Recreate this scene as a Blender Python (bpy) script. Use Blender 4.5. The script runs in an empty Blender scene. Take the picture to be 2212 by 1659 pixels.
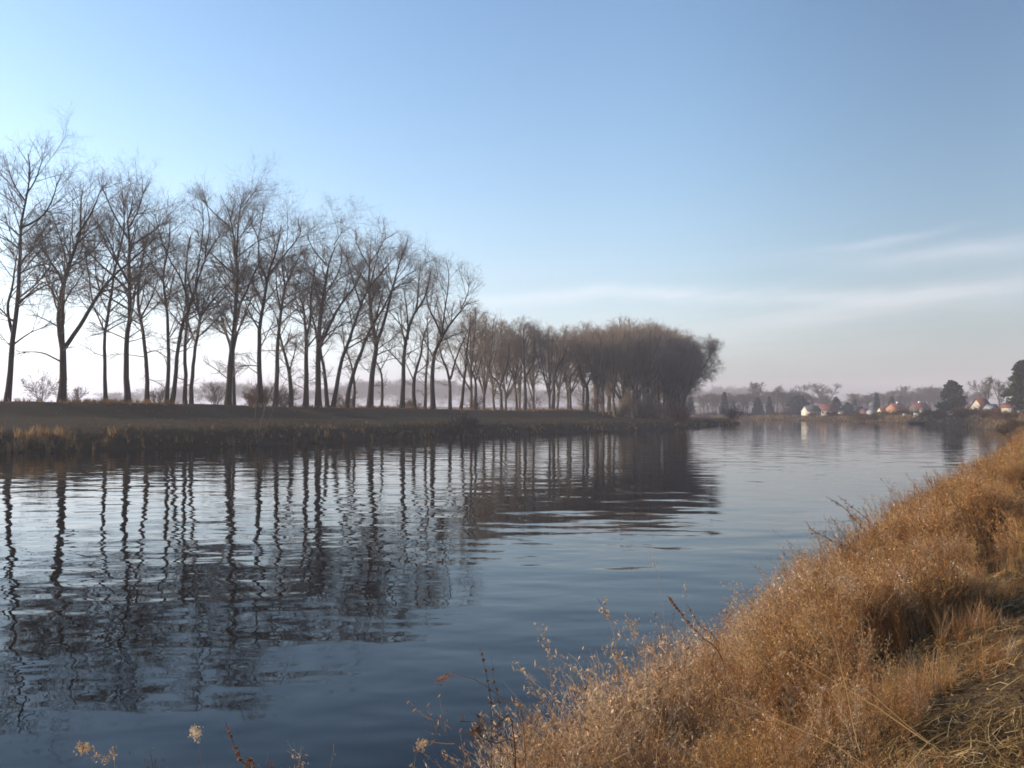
import bpy, math, time
import numpy as np
from mathutils import Vector
T00 = time.time()
SC = bpy.context.scene
COL = SC.collection
F, CX, HY, CAMZ = 2150.0, 1106.0, 888.0, 3.2      # picture scale used for measuring (2212 wide)
SUN_AZ, SUN_EL = 82.0, 15.5                        # degrees to the left of the view, degrees up

# ------------------------------------------------------------------ noise and ground shape
def hsh(ix, iy, seed):
    n = (ix.astype(np.int64) * 374761393 + iy.astype(np.int64) * 668265263 + seed * 974634777) & 0xffffffff
    n = ((n ^ (n >> 13)) * 1274126177) & 0xffffffff
    return ((n ^ (n >> 16)) & 0xffff) / 65535.0

def vnoise(x, y, seed=0):
    x = np.asarray(x, float); y = np.asarray(y, float)
    ix = np.floor(x); iy = np.floor(y); fx = x - ix; fy = y - iy
    fx = fx * fx * (3 - 2 * fx); fy = fy * fy * (3 - 2 * fy)
    a = hsh(ix, iy, seed); b = hsh(ix + 1, iy, seed); c = hsh(ix, iy + 1, seed); d = hsh(ix + 1, iy + 1, seed)
    return (a + (b - a) * fx) * (1 - fy) + (c + (d - c) * fx) * fy

def fbm(x, y, seed=0, o=3):
    s = 0; a = 1; t = 0
    for k in range(o):
        s = s + a * vnoise(x * 2 ** k, y * 2 ** k, seed + k); t += a; a *= .5
    return s / t

def spline(pts, n=6):
    p = np.array(pts, float); out = []
    q = np.vstack([2 * p[0] - p[1], p, 2 * p[-1] - p[-2]])
    for i in range(1, len(q) - 2):
        for t in np.linspace(0, 1, n, endpoint=False):
            a, b, c, d = q[i - 1:i + 3]
            out.append(.5 * (2 * b + (c - a) * t + (2 * a - 5 * b + 4 * c - d) * t * t + (3 * b - a - 3 * c + d) * t ** 3))
    out.append(p[-1])
    return np.array(out)

RBP = [(-55, -110), (-22, -45), (-9.6, -17), (-5.4, -6.5), (-2.8, 0), (-1.45, 3), (-.55, 5), (.25, 7), (1.7, 9.5), (3.95, 14), (7.0, 20), (12.6, 30), (18.3, 40), (29.3, 60),
       (42, 84), (50, 101), (57, 115), (71, 143), (80, 166), (92, 205), (99, 235), (106, 290), (99, 340), (84, 372), (50, 400), (0, 420), (-120, 440), (-420, 450)]
LBP = [(-420, 405), (-120, 395), (-10, 365), (30, 320), (50, 282), (57.5, 258), (54, 238), (41, 205), (28, 172), (14, 154), (-8, 121), (-24, 92), (-39, 76), (-62, 44), (-95, -4), (-150, -80), (-170, -110)]
RB = spline(RBP); LB = spline(LBP)
POLY = np.vstack([RB, LB])
LTIP = int(np.argmin(np.hypot(LB[:, 0] - 57.5, LB[:, 1] - 258)))

def seg_dist(x, y, pl):
    best = np.full(x.shape, 1e9); idx = np.zeros(x.shape, int)
    for i in range(len(pl) - 1):
        ax, ay = pl[i]; bx, by = pl[i + 1]
        ux, uy = bx - ax, by - ay
        t = np.clip(((x - ax) * ux + (y - ay) * uy) / (ux * ux + uy * uy + 1e-9), 0, 1)
        d = np.hypot(x - ax - t * ux, y - ay - t * uy)
        m = d < best
        best = np.where(m, d, best); idx = np.where(m, i, idx)
    return best, idx

def in_water(x, y):
    c = np.zeros(x.shape, bool); n = len(POLY)
    for i in range(n):
        ax, ay = POLY[i]; bx, by = POLY[(i + 1) % n]
        if ay == by: continue
        m = ((ay > y) != (by > y)) & (x < (bx - ax) * (y - ay) / (by - ay) + ax)
        c ^= m
    return c

def sm(a, b, x):
    t = np.clip((x - a) / (b - a), 0, 1); return t * t * (3 - 2 * t)

def height(x, y, detail=True):
    x = np.atleast_1d(np.asarray(x, float)); y = np.atleast_1d(np.asarray(y, float))
    dr, ir = seg_dist(x, y, RB); dl, il = seg_dist(x, y, LB); w = in_water(x, y)
    wob = (fbm(x / 9, y / 9, 5) - .5)
    far_r = sm(120, 260, y)
    plat = 1.62 + .9 * sm(90, 150, y) * (1 - sm(230, 330, y)) - .25 * far_r
    zr = np.interp(dr, [0, .5, 1.3, 2.4, 3.4, 6, 9, 400], [0, .32, .8, 1.3, 1.58, 1.62, 1.62, 1.62]) / 1.62
    zr = zr * plat
    f = np.interp(y, [90, 225], [1, .66])
    lev = np.interp(dl, [0, 14.5, 20, 27.5, 40], [0, 0, 1, 1, .0])
    main = (il >= LTIP) * 1.0
    fade = main * (1 - sm(205, 250, y))
    zl = np.interp(dl, [0, .3, .9, 2.0, 3.2, 15, 45, 90], [0, .22, .5, 1.35, 1.6, 2.6, 2.6, 2.0])
    zl = zl * f + lev * 1.55 * f * fade
    zl = np.where(main > 0, zl, np.interp(dl, [0, 2, 8], [0, 1.2, 1.6]))
    z = np.where(dl < dr, zl, zr)
    dmin = np.minimum(dl, dr)
    z = z + wob * .35 * sm(.5, 6, dmin) * sm(25, 60, np.hypot(x, y))
    z = z + (fbm(x / 2.2, y / 2.2, 15) - .5) * .5 * sm(.3, 1.5, dmin) * (1 - sm(5, 9, dmin)) * (dl < dr) * main
    r = np.hypot(x, y)
    z = z + sm(620, 1300, r) * 9 * (.4 + fbm(x / 300, y / 300, 9)) * (1 - sm(1400, 1500, r))
    if detail:
        near = 1 - sm(30, 60, r)
        z = z + near * sm(.1, 1.0, dmin) * ((fbm(x / .9, y / .9, 21) - .5) * .27 + (fbm(x / .22, y / .22, 31, 3) - .5) * .10)
    return np.where(w, -np.minimum(1.4, .08 + .35 * dmin), z)

def hz(x, y): return float(height(x, y)[0])

# ------------------------------------------------------------------ object helpers
def new_mesh(name, V, Q, mat, parent=None, cols=None, smooth=False, T=None):
    me = bpy.data.meshes.new(name)
    V = np.asarray(V, np.float32); Q = np.asarray(Q, np.int32).reshape(-1, 4)
    nt = 0 if T is None else len(T)
    me.vertices.add(len(V)); me.vertices.foreach_set('co', V.ravel())
    li = Q.ravel() if nt == 0 else np.concatenate([Q.ravel(), np.asarray(T, np.int32).ravel()])
    me.loops.add(len(li)); me.loops.foreach_set('vertex_index', li)
    me.polygons.add(len(Q) + nt)
    ls = np.arange(len(Q)) * 4
    if nt: ls = np.concatenate([ls, len(Q) * 4 + np.arange(nt) * 3])
    me.polygons.foreach_set('loop_start', ls.astype(np.int32))
    if smooth: me.polygons.foreach_set('use_smooth', np.ones(len(ls), bool))
    if cols is not None:
        a = me.attributes.new('tint', 'FLOAT_COLOR', 'POINT')
        c = np.ones((len(V), 4), np.float32); c[:, :3] = cols
        a.data.foreach_set('color', c.ravel())
    me.update(calc_edges=True)
    if isinstance(mat, (list, tuple)):
        for m in mat: me.materials.append(m)
    else: me.materials.append(mat)
    o = bpy.data.objects.new(name, me); COL.objects.link(o)
    if parent is not None: o.parent = parent
    return o

def thing(name, label, cat, loc=(0, 0, 0), rz=0, group=None):
    o = bpy.data.objects.new(name, None); COL.objects.link(o)
    o.location = loc; o.rotation_euler = (0, 0, rz); o.empty_display_size = .2
    return tag(o, label, cat, group)

def tag(o, label=None, cat=None, group=None, kind=None):
    for k, v in (('label', label), ('category', cat), ('group', group), ('kind', kind)):
        if v: o[k] = v
    return o

def copy_thing(root, loc, rz, scale, label, group):
    r = root.copy(); COL.objects.link(r); r.location = loc; r.rotation_euler = (0, 0, rz); r.scale = scale
    r['label'] = label; r['group'] = group
    for ch in list(root.children):
        c = ch.copy(); COL.objects.link(c); c.parent = r
        for g in list(ch.children):
            d = g.copy(); COL.objects.link(d); d.parent = c
    return r

class MB:
    """collects pieces of one mesh"""
    def __init__(s): s.V = []; s.Q = []; s.C = []; s.n = 0
    def add(s, V, Q, c=None):
        s.V.append(np.asarray(V, float)); s.Q.append(np.asarray(Q, int).reshape(-1, 4) + s.n); s.n += len(V)
        if c is not None: s.C.append(np.broadcast_to(np.asarray(c, float), (len(V), 3)))
    def box(s, x0, x1, y0, y1, z0, z1, c=None):
        v = [(x, y, z) for z in (z0, z1) for y in (y0, y1) for x in (x0, x1)]
        s.add(v, [(0, 2, 3, 1), (4, 5, 7, 6), (0, 1, 5, 4), (2, 6, 7, 3), (0, 4, 6, 2), (1, 3, 7, 5)], c)
    def build(s, name, mat, parent=None, smooth=False):
        C = np.vstack(s.C) if s.C else None
        return new_mesh(name, np.vstack(s.V), np.vstack(s.Q), mat, parent, C, smooth)

def nrm(v): return v / np.maximum(np.linalg.norm(v, axis=-1, keepdims=True), 1e-9)

def tubes(P, R, sides=3):
    N, K, _ = P.shape
    T = np.empty_like(P); T[:, 1:-1] = P[:, 2:] - P[:, :-2]; T[:, 0] = P[:, 1] - P[:, 0]; T[:, -1] = P[:, -1] - P[:, -2]
    T = nrm(T); m = nrm(P[:, -1] - P[:, 0])
    ref = np.where(np.abs(m[:, 2:3]) > .8, np.array([[1., .2, 0]]), np.array([[0, 0, 1.]]))
    A = nrm(np.cross(T, ref[:, None, :])); B = np.cross(T, A)
    an = 2 * np.pi * np.arange(sides) / sides
    V = P[:, :, None, :] + R[:, :, None, None] * (np.cos(an)[None, None, :, None] * A[:, :, None, :] + np.sin(an)[None, None, :, None] * B[:, :, None, :])
    b = (np.arange(N) * K * sides)[:, None, None] + (np.arange(K - 1) * sides)[None, :, None]
    i = np.arange(sides)[None, None, :]; j = (i + 1) % sides
    Q = np.stack([b + i, b + j, b + sides + j, b + sides + i], -1).reshape(-1, 4)
    return V.reshape(-1, 3), Q

def ribbons(P, W, S):
    """flat strips: P (N,K,3), W (N,K) half widths, S (N,3) sideways"""
    N, K, _ = P.shape
    V = np.stack([P - W[..., None] * S[:, None, :], P + W[..., None] * S[:, None, :]], 2)
    b = (np.arange(N) * K * 2)[:, None] + (np.arange(K - 1) * 2)[None, :]
    Q = np.stack([b, b + 1, b + 3, b + 2], -1).reshape(-1, 4)
    return V.reshape(-1, 3), Q

def flakes(rng, C, size, up=.3, lo=.3):
    n = len(C); U = nrm(rng.normal(size=(n, 3)) + np.array([0, 0, up])); W = nrm(np.cross(U, rng.normal(size=(n, 3))))
    l = size[:, None] * (.8 + .6 * rng.random((n, 1))); w = l * (lo + lo * rng.random((n, 1)))
    V = np.stack([C - U * l, C + W * w, C + U * l, C - W * w], 1)
    return V.reshape(-1, 3), np.arange(4 * n).reshape(-1, 4)

# ------------------------------------------------------------------ materials
def mat(name):
    m = bpy.data.materials.new(name); m.use_nodes = True
    nt = m.node_tree; nt.nodes.clear()
    return m, nt.nodes, nt.links

def ramp(N, L, fac, stops):
    r = N.new('ShaderNodeValToRGB'); e = r.color_ramp.elements
    while len(e) < len(stops): e.new(.5)
    for k, (p, c) in enumerate(stops): e[k].position = p; e[k].color = (*c, 1)
    L.new(fac, r.inputs[0]); return r.outputs[0]

def noise(N, L, vec, scale, detail=3, rough=.55):
    n = N.new('ShaderNodeTexNoise'); n.inputs['Scale'].default_value = scale; n.inputs['Detail'].default_value = detail; n.inputs['Roughness'].default_value = rough
    if vec is not None: L.new(vec, n.inputs['Vector'])
    return n.outputs['Fac']

def mixc(N, L, fac, a, b, typ='MIX'):
    m = N.new('ShaderNodeMix'); m.data_type = 'RGBA'; m.blend_type = typ
    for s, v in ((0, fac), (6, a), (7, b)):
        if hasattr(v, 'links'): L.new(v, m.inputs[s])
        else: m.inputs[s].default_value = v if not isinstance(v, tuple) else (*v, 1)
    return m.outputs[2]

def principled(N, L, rough=.8, spec=.3):
    p = N.new('ShaderNodeBsdfPrincipled'); o = N.new('ShaderNodeOutputMaterial'); L.new(p.outputs[0], o.inputs[0])
    p.inputs['Roughness'].default_value = rough; p.inputs['Specular IOR Level'].default_value = spec
    return p

def simple(name, c, c2=None, scale=3, rough=.8, spec=.3, bump=0):
    m, N, L = mat(name); p = principled(N, L, rough, spec)
    tc = N.new('ShaderNodeTexCoord')
    c2 = c2 or tuple(v * .72 for v in c)
    f = noise(N, L, tc.outputs['Object'], scale, 4)
    L.new(ramp(N, L, f, [(.3, c2), (.7, c)]), p.inputs['Base Color'])
    if bump:
        b = N.new('ShaderNodeBump'); b.inputs['Strength'].default_value = bump; b.inputs['Distance'].default_value = .05
        L.new(f, b.inputs['Height']); L.new(b.outputs[0], p.inputs['Normal'])
    return m

def tinted(name, trans=.35, rough=.75, mul=1.0):
    m, N, L = mat(name); o = N.new('ShaderNodeOutputMaterial')
    at = N.new('ShaderNodeAttribute'); at.attribute_name = 'tint'
    d = N.new('ShaderNodeBsdfDiffuse'); t = N.new('ShaderNodeBsdfTranslucent'); x = N.new('ShaderNodeMixShader')
    x.inputs[0].default_value = trans
    L.new(at.outputs['Color'], d.inputs['Color']); L.new(at.outputs['Color'], t.inputs['Color'])
    L.new(d.outputs[0], x.inputs[1]); L.new(t.outputs[0], x.inputs[2]); L.new(x.outputs[0], o.inputs[0])
    return m

M = {}
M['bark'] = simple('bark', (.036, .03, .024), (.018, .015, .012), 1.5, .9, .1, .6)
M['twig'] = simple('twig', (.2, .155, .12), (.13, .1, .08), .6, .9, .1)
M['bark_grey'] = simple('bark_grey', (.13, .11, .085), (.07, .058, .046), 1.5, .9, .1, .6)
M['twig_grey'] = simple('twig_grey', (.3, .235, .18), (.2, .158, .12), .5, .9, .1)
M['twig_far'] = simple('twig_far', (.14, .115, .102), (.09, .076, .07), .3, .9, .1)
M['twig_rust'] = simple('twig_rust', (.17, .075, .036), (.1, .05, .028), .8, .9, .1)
M['twig_brown'] = simple('twig_brown', (.13, .085, .05), (.075, .05, .032), .8, .9, .1)
M['needle'] = tinted('needle', .15)
M['dry'] = tinted('dry_stem', .4)
M['straw'] = tinted('straw', .2)
M['wall_white'] = simple('wall_white', (.5, .47, .41), (.4, .37, .32), 1.2)
M['wall_cream'] = simple('wall_cream', (.72, .62, .42), (.62, .52, .34), 1.2)
M['wall_orange'] = simple('wall_orange', (.34, .165, .09), (.27, .13, .07), 1.2)
M['wall_grey'] = simple('wall_grey', (.34, .34, .34), (.27, .27, .28), 1.2)
M['wall_dark'] = simple('wall_dark', (.08, .07, .06), (.05, .045, .04), 2)
M['wall_teal'] = simple('wall_teal', (.1, .22, .2), (.07, .17, .16), 2)
M['roof_red'] = simple('roof_red', (.2, .05, .042), (.13, .035, .032), 4, .7)
M['roof_rust'] = simple('roof_rust', (.2, .075, .055), (.13, .052, .04), 4, .7)
M['roof_grey'] = simple('roof_grey', (.1, .1, .105), (.07, .07, .075), 4, .7)
M['roof_pale'] = simple('roof_pale', (.28, .3, .33), (.22, .24, .27), 4, .6)
M['glass'] = simple('glass', (.03, .035, .04), (.02, .022, .026), 2, .1, .5)
M['door'] = simple('door', (.16, .09, .05), None, 3)
M['paint_white'] = simple('paint_white', (.75, .74, .7), None, 3)
M['boat'] = simple('boat', (.04, .045, .06), None, 3, .5)

def ground_mat():
    m, N, L = mat('earth_and_grass'); p = principled(N, L, .95, .1)
    g = N.new('ShaderNodeNewGeometry'); at = N.new('ShaderNodeAttribute'); at.attribute_name = 'tint'
    big = noise(N, L, g.outputs['Position'], .25, 5); mid = noise(N, L, g.outputs['Position'], 2.2, 5, .65); fine = noise(N, L, g.outputs['Position'], 22, 4, .7)
    soil = ramp(N, L, mid, [(.3, (.02, .012, .007)), (.45, (.06, .034, .016)), (.56, (.105, .06, .028)), (.7, (.06, .044, .019))])
    soil = mixc(N, L, fine, soil, ramp(N, L, fine, [(.35, (.03, .02, .012)), (.68, (.22, .15, .075))]))
    turf = ramp(N, L, mid, [(.3, (.016, .013, .008)), (.55, (.034, .026, .014)), (.75, (.085, .058, .03))])
    turf2 = ramp(N, L, big, [(.38, (.018, .017, .01)), (.62, (.07, .05, .027))])
    turf = mixc(N, L, .4, turf, turf2)
    turf = mixc(N, L, .5, turf, ramp(N, L, fine, [(.35, (.014, .011, .007)), (.7, (.1, .07, .036))]))
    c = mixc(N, L, at.outputs['Color'], soil, turf)
    L.new(c, p.inputs['Base Color'])
    b = N.new('ShaderNodeBump'); b.inputs['Strength'].default_value = 1; b.inputs['Distance'].default_value = .09
    L.new(fine, b.inputs['Height']); L.new(b.outputs[0], p.inputs['Normal'])
    return m
M['ground'] = ground_mat()

def water_mat():
    m, N, L = mat('river_water'); p = principled(N, L, .015, .5)
    p.inputs['IOR'].default_value = 1.18
    p.inputs['Base Color'].default_value = (.0015, .003, .005, 1)
    G = bpy.data.node_groups.new('wave_height', 'ShaderNodeTree')
    G.interface.new_socket('P', in_out='INPUT', socket_type='NodeSocketVector')
    G.interface.new_socket('H', in_out='OUTPUT', socket_type='NodeSocketFloat')
    gn, gl = G.nodes, G.links
    gi = gn.new('NodeGroupInput'); go = gn.new('NodeGroupOutput')
    def layer(sx, sy, rot, amp, det, rough=.5):
        mp = gn.new('ShaderNodeMapping'); mp.inputs['Scale'].default_value = (sx, sy, 1); mp.inputs['Rotation'].default_value = (0, 0, rot)
        gl.new(gi.outputs[0], mp.inputs[0])
        n = gn.new('ShaderNodeTexNoise'); n.noise_dimensions = '2D'; n.inputs['Scale'].default_value = 1; n.inputs['Detail'].default_value = det; n.inputs['Roughness'].default_value = rough
        gl.new(mp.outputs[0], n.inputs['Vector'])
        k = gn.new('ShaderNodeMath'); k.operation = 'MULTIPLY'; k.inputs[1].default_value = amp
        gl.new(n.outputs['Fac'], k.inputs[0]); return k.outputs[0]
    def addn(a, b):
        k = gn.new('ShaderNodeMath'); k.operation = 'ADD'; gl.new(a, k.inputs[0]); gl.new(b, k.inputs[1]); return k.outputs[0]
    h = layer(.32, .5, .35, WAVE[0], 1); middle = layer(1.15, 1.6, -.3, WAVE[1], 1)
    small = layer(2.6, 4.2, .15, WAVE[2], 2)
    # patches of calmer and rougher water
    mp = gn.new('ShaderNodeMapping'); mp.inputs['Scale'].default_value = (.02, .05, 1); gl.new(gi.outputs[0], mp.inputs[0])
    pn = gn.new('ShaderNodeTexNoise'); pn.noise_dimensions = '2D'; pn.inputs['Scale'].default_value = 1; pn.inputs['Detail'].default_value = 2; gl.new(mp.outputs[0], pn.inputs['Vector'])
    mr = gn.new('ShaderNodeMapRange'); mr.inputs[1].default_value = .35; mr.inputs[2].default_value = .65; mr.inputs[3].default_value = .15; mr.inputs[4].default_value = 1
    gl.new(pn.outputs['Fac'], mr.inputs[0])
    k = gn.new('ShaderNodeMath'); k.operation = 'MULTIPLY'; gl.new(small, k.inputs[0]); gl.new(mr.outputs[0], k.inputs[1])
    h = addn(h, k.outputs[0])
    m2 = gn.new('ShaderNodeMapRange'); m2.inputs[1].default_value = .35; m2.inputs[2].default_value = .65; m2.inputs[3].default_value = .45; m2.inputs[4].default_value = 1.15
    gl.new(pn.outputs['Fac'], m2.inputs[0])
    k = gn.new('ShaderNodeMath'); k.operation = 'MULTIPLY'; gl.new(middle, k.inputs[0]); gl.new(m2.outputs[0], k.inputs[1])
    h = addn(h, k.outputs[0])
    gl.new(h, go.inputs[0])
    geo = N.new('ShaderNodeNewGeometry'); e = .03
    def H(off):
        a = N.new('ShaderNodeVectorMath'); a.operation = 'ADD'; a.inputs[1].default_value = off; L.new(geo.outputs['Position'], a.inputs[0])
        g = N.new('ShaderNodeGroup'); g.node_tree = G; L.new(a.outputs[0], g.inputs[0]); return g.outputs[0]
    h0, hx, hy = H((0, 0, 0)), H((e, 0, 0)), H((0, e, 0))
    def slope(a):
        s = N.new('ShaderNodeMath'); s.operation = 'SUBTRACT'; L.new(h0, s.inputs[0]); L.new(a, s.inputs[1])
        d = N.new('ShaderNodeMath'); d.operation = 'DIVIDE'; L.new(s.outputs[0], d.inputs[0]); d.inputs[1].default_value = e; return d.outputs[0]
    cb = N.new('ShaderNodeCombineXYZ'); L.new(slope(hx), cb.inputs[0]); L.new(slope(hy), cb.inputs[1]); cb.inputs[2].default_value = 1
    nv = N.new('ShaderNodeVectorMath'); nv.operation = 'NORMALIZE'; L.new(cb.outputs[0], nv.inputs[0])
    L.new(nv.outputs[0], p.inputs['Normal'])
    return m
WAVE = (.032, .0072, .0007)
M['water'] = water_mat()

# ------------------------------------------------------------------ ground, water
def build_ground():
    rad = [0.0]; r = .6
    while r < 1500: rad.append(r); r *= 1.0135
    rad.append(1500)
    rad = np.array(rad[1:])
    fine = np.radians(np.linspace(-34, 34, 420)); rest = np.radians(np.linspace(34, 326, 150))[1:-1]
    an = np.concatenate([fine, rest])
    A, Rr = np.meshgrid(an, rad)
    x = (Rr * np.sin(A)).ravel(); y = (Rr * np.cos(A)).ravel()
    z = height(x, y)
    na, nr = len(an), len(rad)
    V = np.stack([x, y, z], 1); V = np.vstack([V, [[0, 0, hz(0, 0)]]])
    i, j = np.meshgrid(np.arange(nr - 1), np.arange(na), indexing='ij'); j2 = (j + 1) % na
    Q = np.stack([i * na + j, (i + 1) * na + j, (i + 1) * na + j2, i * na + j2], -1).reshape(-1, 4)
    c = len(V) - 1
    T = np.stack([np.full(na, c), np.arange(na), (np.arange(na) + 1) % na], -1)
    turf = np.concatenate([sm(14, 60, np.hypot(x, y)), [0]])
    o = new_mesh('ground', V, Q, M['ground'], None, np.repeat(turf[:, None], 3, 1), True, T)
    tag(o, kind='structure')
    W = np.array([(-440, -130, 0), (130, -130, 0), (130, 470, 0), (-440, 470, 0)], float)
    w = new_mesh('river', W, [(0, 1, 2, 3)], M['water']); tag(w, kind='structure')
build_ground()

# ------------------------------------------------------------------ trees
def resample(p, K):
    p = np.asarray(p, float); s = spline(p, 8) if len(p) > 2 else p
    d = np.concatenate([[0], np.cumsum(np.linalg.norm(np.diff(s, axis=0), axis=1))])
    t = np.linspace(0, d[-1], K)
    return np.stack([np.interp(t, d, s[:, k]) for k in range(s.shape[1])], 1), d[-1]

def children(rng, P, R, n, t0, t1, ang, ln, K, up, wig, rr, rmin, weights=None, tp=1.0, droop=0, lprof=None):
    """n new shoots spread over the parents; weights = parent lengths"""
    N, K0, _ = P.shape
    w = np.ones(N) if weights is None else weights
    pi = rng.choice(N, n, p=w / w.sum())
    t = t0 + (t1 - t0) * rng.random(n) ** tp
    u = t * (K0 - 1.001); i0 = u.astype(int); fr = (u - i0)[:, None]
    p0 = P[pi, i0] * (1 - fr) + P[pi, i0 + 1] * fr
    r0 = R[pi, i0] * (1 - fr[:, 0]) + R[pi, i0 + 1] * fr[:, 0]
    tan = nrm(P[pi, i0 + 1] - P[pi, i0])
    q = rng.normal(size=(n, 3)); q = nrm(q - (q * tan).sum(1, keepdims=True) * tan)
    a = np.radians(ang[0] + (ang[1] - ang[0]) * rng.random(n))[:, None]
    d = nrm(np.cos(a) * tan + np.sin(a) * q)
    L = ln(pi, t) * (.6 + .7 * rng.random(n))
    C = np.empty((n, K, 3)); C[:, 0] = p0
    step = (L / (K - 1))[:, None]
    for k in range(1, K):
        d = nrm(d + np.array([0, 0, up]) / (K - 1) + wig * rng.normal(size=(n, 3)))
        if droop: d = nrm(d - np.array([0, 0, droop]) * k / K)
        C[:, k] = C[:, k - 1] + d * step
    rs = np.maximum(np.minimum(r0 * rr, .02 + L * .016), rmin)
    CR = rs[:, None] * np.linspace(1, .45, K)[None, :]
    return C, np.maximum(CR, rmin * .6), L

def grow(rng, stems, dens=1.0, tw=1.0, fine=True, low=True, shoot=.235, cut=.25, tip=.08, norm=None, cap=None):
    """stems: list of (points, r0, r1).  Returns trunk mesh data and crown mesh data."""
    K = 16; P = []; R = []; Ln = []
    for pts, r0, r1 in stems:
        p, l = resample(pts, K + 1); p = p[:K]
        p[1:] += np.cumsum(rng.normal(size=(K - 1, 3)) * l * .0022, axis=0)
        P.append(p); Ln.append(l)
        R.append(r1 + (r0 - r1) * (1 - np.linspace(0, 1, K)) ** .85)
    P = np.array(P); R = np.array(R); Ln = np.array(Ln)
    base = np.array([s[0][0][2] for s in stems])
    top = P[:, :, 2].max()
    if len(stems[0][0]) > 0:
        R[0, 0] *= 1.35; R[0, 1] *= 1.1
    tv, tq = tubes(P, R, 7)
    cv = []
    n1 = max(8, int(Ln.sum() * .85 * dens))
    t0 = np.where(base < 1, .42, .22)
    def l1(pi, t): return (.11 + shoot * np.sin(np.pi * np.clip(t, 0, 1) ** 1.2)) * min(top, 26) * .66
    # main shoots: higher on a trunk, lower on a limb
    a1 = children(rng, P, R, n1, .3 if cut > .2 else .15, .99, (24, 60), l1, 7, .22, .08, .5, .02 * tw, Ln, .75)
    keep = (a1[0][:, 0, 2] > top * cut)
    A, AR, AL = a1[0][keep], a1[1][keep], a1[2][keep]
    tips, TR, TL = children(rng, P, R, len(P) * 5, .86, .999, (8, 50), lambda pi, t: np.full(len(pi), top * tip), 7, .1, .08, .8, .018 * tw, None)
    A = np.vstack([A, tips]); AR = np.vstack([AR, TR]); AL = np.concatenate([AL, TL])
    cv.append(tubes(A, AR, 4))
    if low:
        Lw = children(rng, P, R, int(5 * dens) + 3, .12, .45, (50, 95), lambda pi, t: np.full(len(pi), top * .14), 7, .12, .12, .3, .02 * tw, Ln, 1, .06)
        cv.append(tubes(Lw[0], Lw[1], 3)); A = np.vstack([A, Lw[0]]); AR = np.vstack([AR, Lw[1]]); AL = np.concatenate([AL, Lw[2]])
    B, BR, BL = children(rng, A, AR, int(AL.sum() * 1.75 * dens), .26, 1, (28, 68), lambda pi, t: AL[pi] * (.55 - .22 * t), 5, .15, .12, .6, .0115 * tw, AL)
    cv.append(tubes(B, BR, 3))
    if fine:
        D, DR, DL = children(rng, B, BR, int(BL.sum() * 2.4 * dens), .22, 1, (28, 70), lambda pi, t: np.maximum(BL[pi] * .5, .55), 3, .12, .14, .6, .008 * tw, BL)
        cv.append(tubes(D, DR, 3))
        E, ER, EL = children(rng, D, DR, int(DL.sum() * 2.3 * dens), .1, 1, (28, 75), lambda pi, t: np.maximum(DL[pi] * .55, .4), 2, .1, .1, .6, .006 * tw, DL)
        cv.append(tubes(E, ER, 3))
    V = []; Q = []; n = 0
    for v, q in cv: V.append(v); Q.append(q + n); n += len(v)
    V = np.vstack(V); Q = np.vstack(Q)
    if cap:
        zt = np.percentile(V[:, 2], 99.4); zb = .5 * cap
        if zt > cap:
            def squash(v):
                z = v[:, 2]; v = v.copy(); v[:, 2] = np.where(z > zb, zb + (z - zb) * (cap - zb) / (zt - zb), z); return v
            V = squash(V); tv = squash(tv)
    if norm:
        k = norm / np.percentile(V[:, 2], 99.8); V = V * k; tv = tv * k
    return (tv, tq), (V, Q)

def make_tree(name, label, cat, loc, rng, stems, bark='bark', twig='twig', group=None, rz=0, **kw):
    t, c = grow(rng, stems, **kw)
    r = thing(name, label, cat, loc, rz, group)
    new_mesh('trunk', t[0], t[1], M[bark], r, None, True)
    new_mesh('crown', c[0], c[1], M[twig], r)
    return r

W0 = np.array([-39., 76.]); BN = np.array([-.82, .573])
def row_depth(px, s):
    r = (px - CX) / F
    return (s + 75.5) / (.573 - .82 * r)

def auto_stems(rng, H, r0, fork=(.2, .4), nl=3, spread=(8, 24), lean=0.05):
    fh = H * (fork[0] + (fork[1] - fork[0]) * rng.random())
    lx, ly = rng.normal(size=2) * lean * H
    lead = H * .88
    st = [([(0, 0, -.3), (lx * .3, ly * .3, fh), (lx * .6 + rng.normal() * .3, ly * .6, (fh + lead) / 2), (lx, ly, lead)], r0, .05)]
    a0 = rng.random() * 6.28
    for k in range(nl):
        a = a0 + k * 6.283 / nl + rng.normal() * .4; an = math.radians(spread[0] + (spread[1] - spread[0]) * rng.random())
        z0 = fh * (.85 + .9 * rng.random() * (k > 0)); fr = z0 / lead
        b = np.array([lx * .5 * fr, ly * .5 * fr, z0]); Lh = (H * (.7 + .2 * rng.random()) - z0)
        dx, dy = math.cos(a) * math.tan(an), math.sin(a) * math.tan(an)
        st.append(([tuple(b), tuple(b + np.array([dx * .55 * Lh, dy * .55 * Lh, .45 * Lh])), tuple(b + np.array([dx * Lh, dy * Lh, Lh]))], r0 * .62, .045))
    return st

def cvt(frame, p):
    if frame == 'A': return (p[0] * .4687, 242 + p[1] * .4687)
    if frame == 'B': return (484 + p[0] * .3959, 363 + p[1] * .3959)
    return (1020 + p[0] * .2656, 639 + p[1] * .2656)

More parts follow.
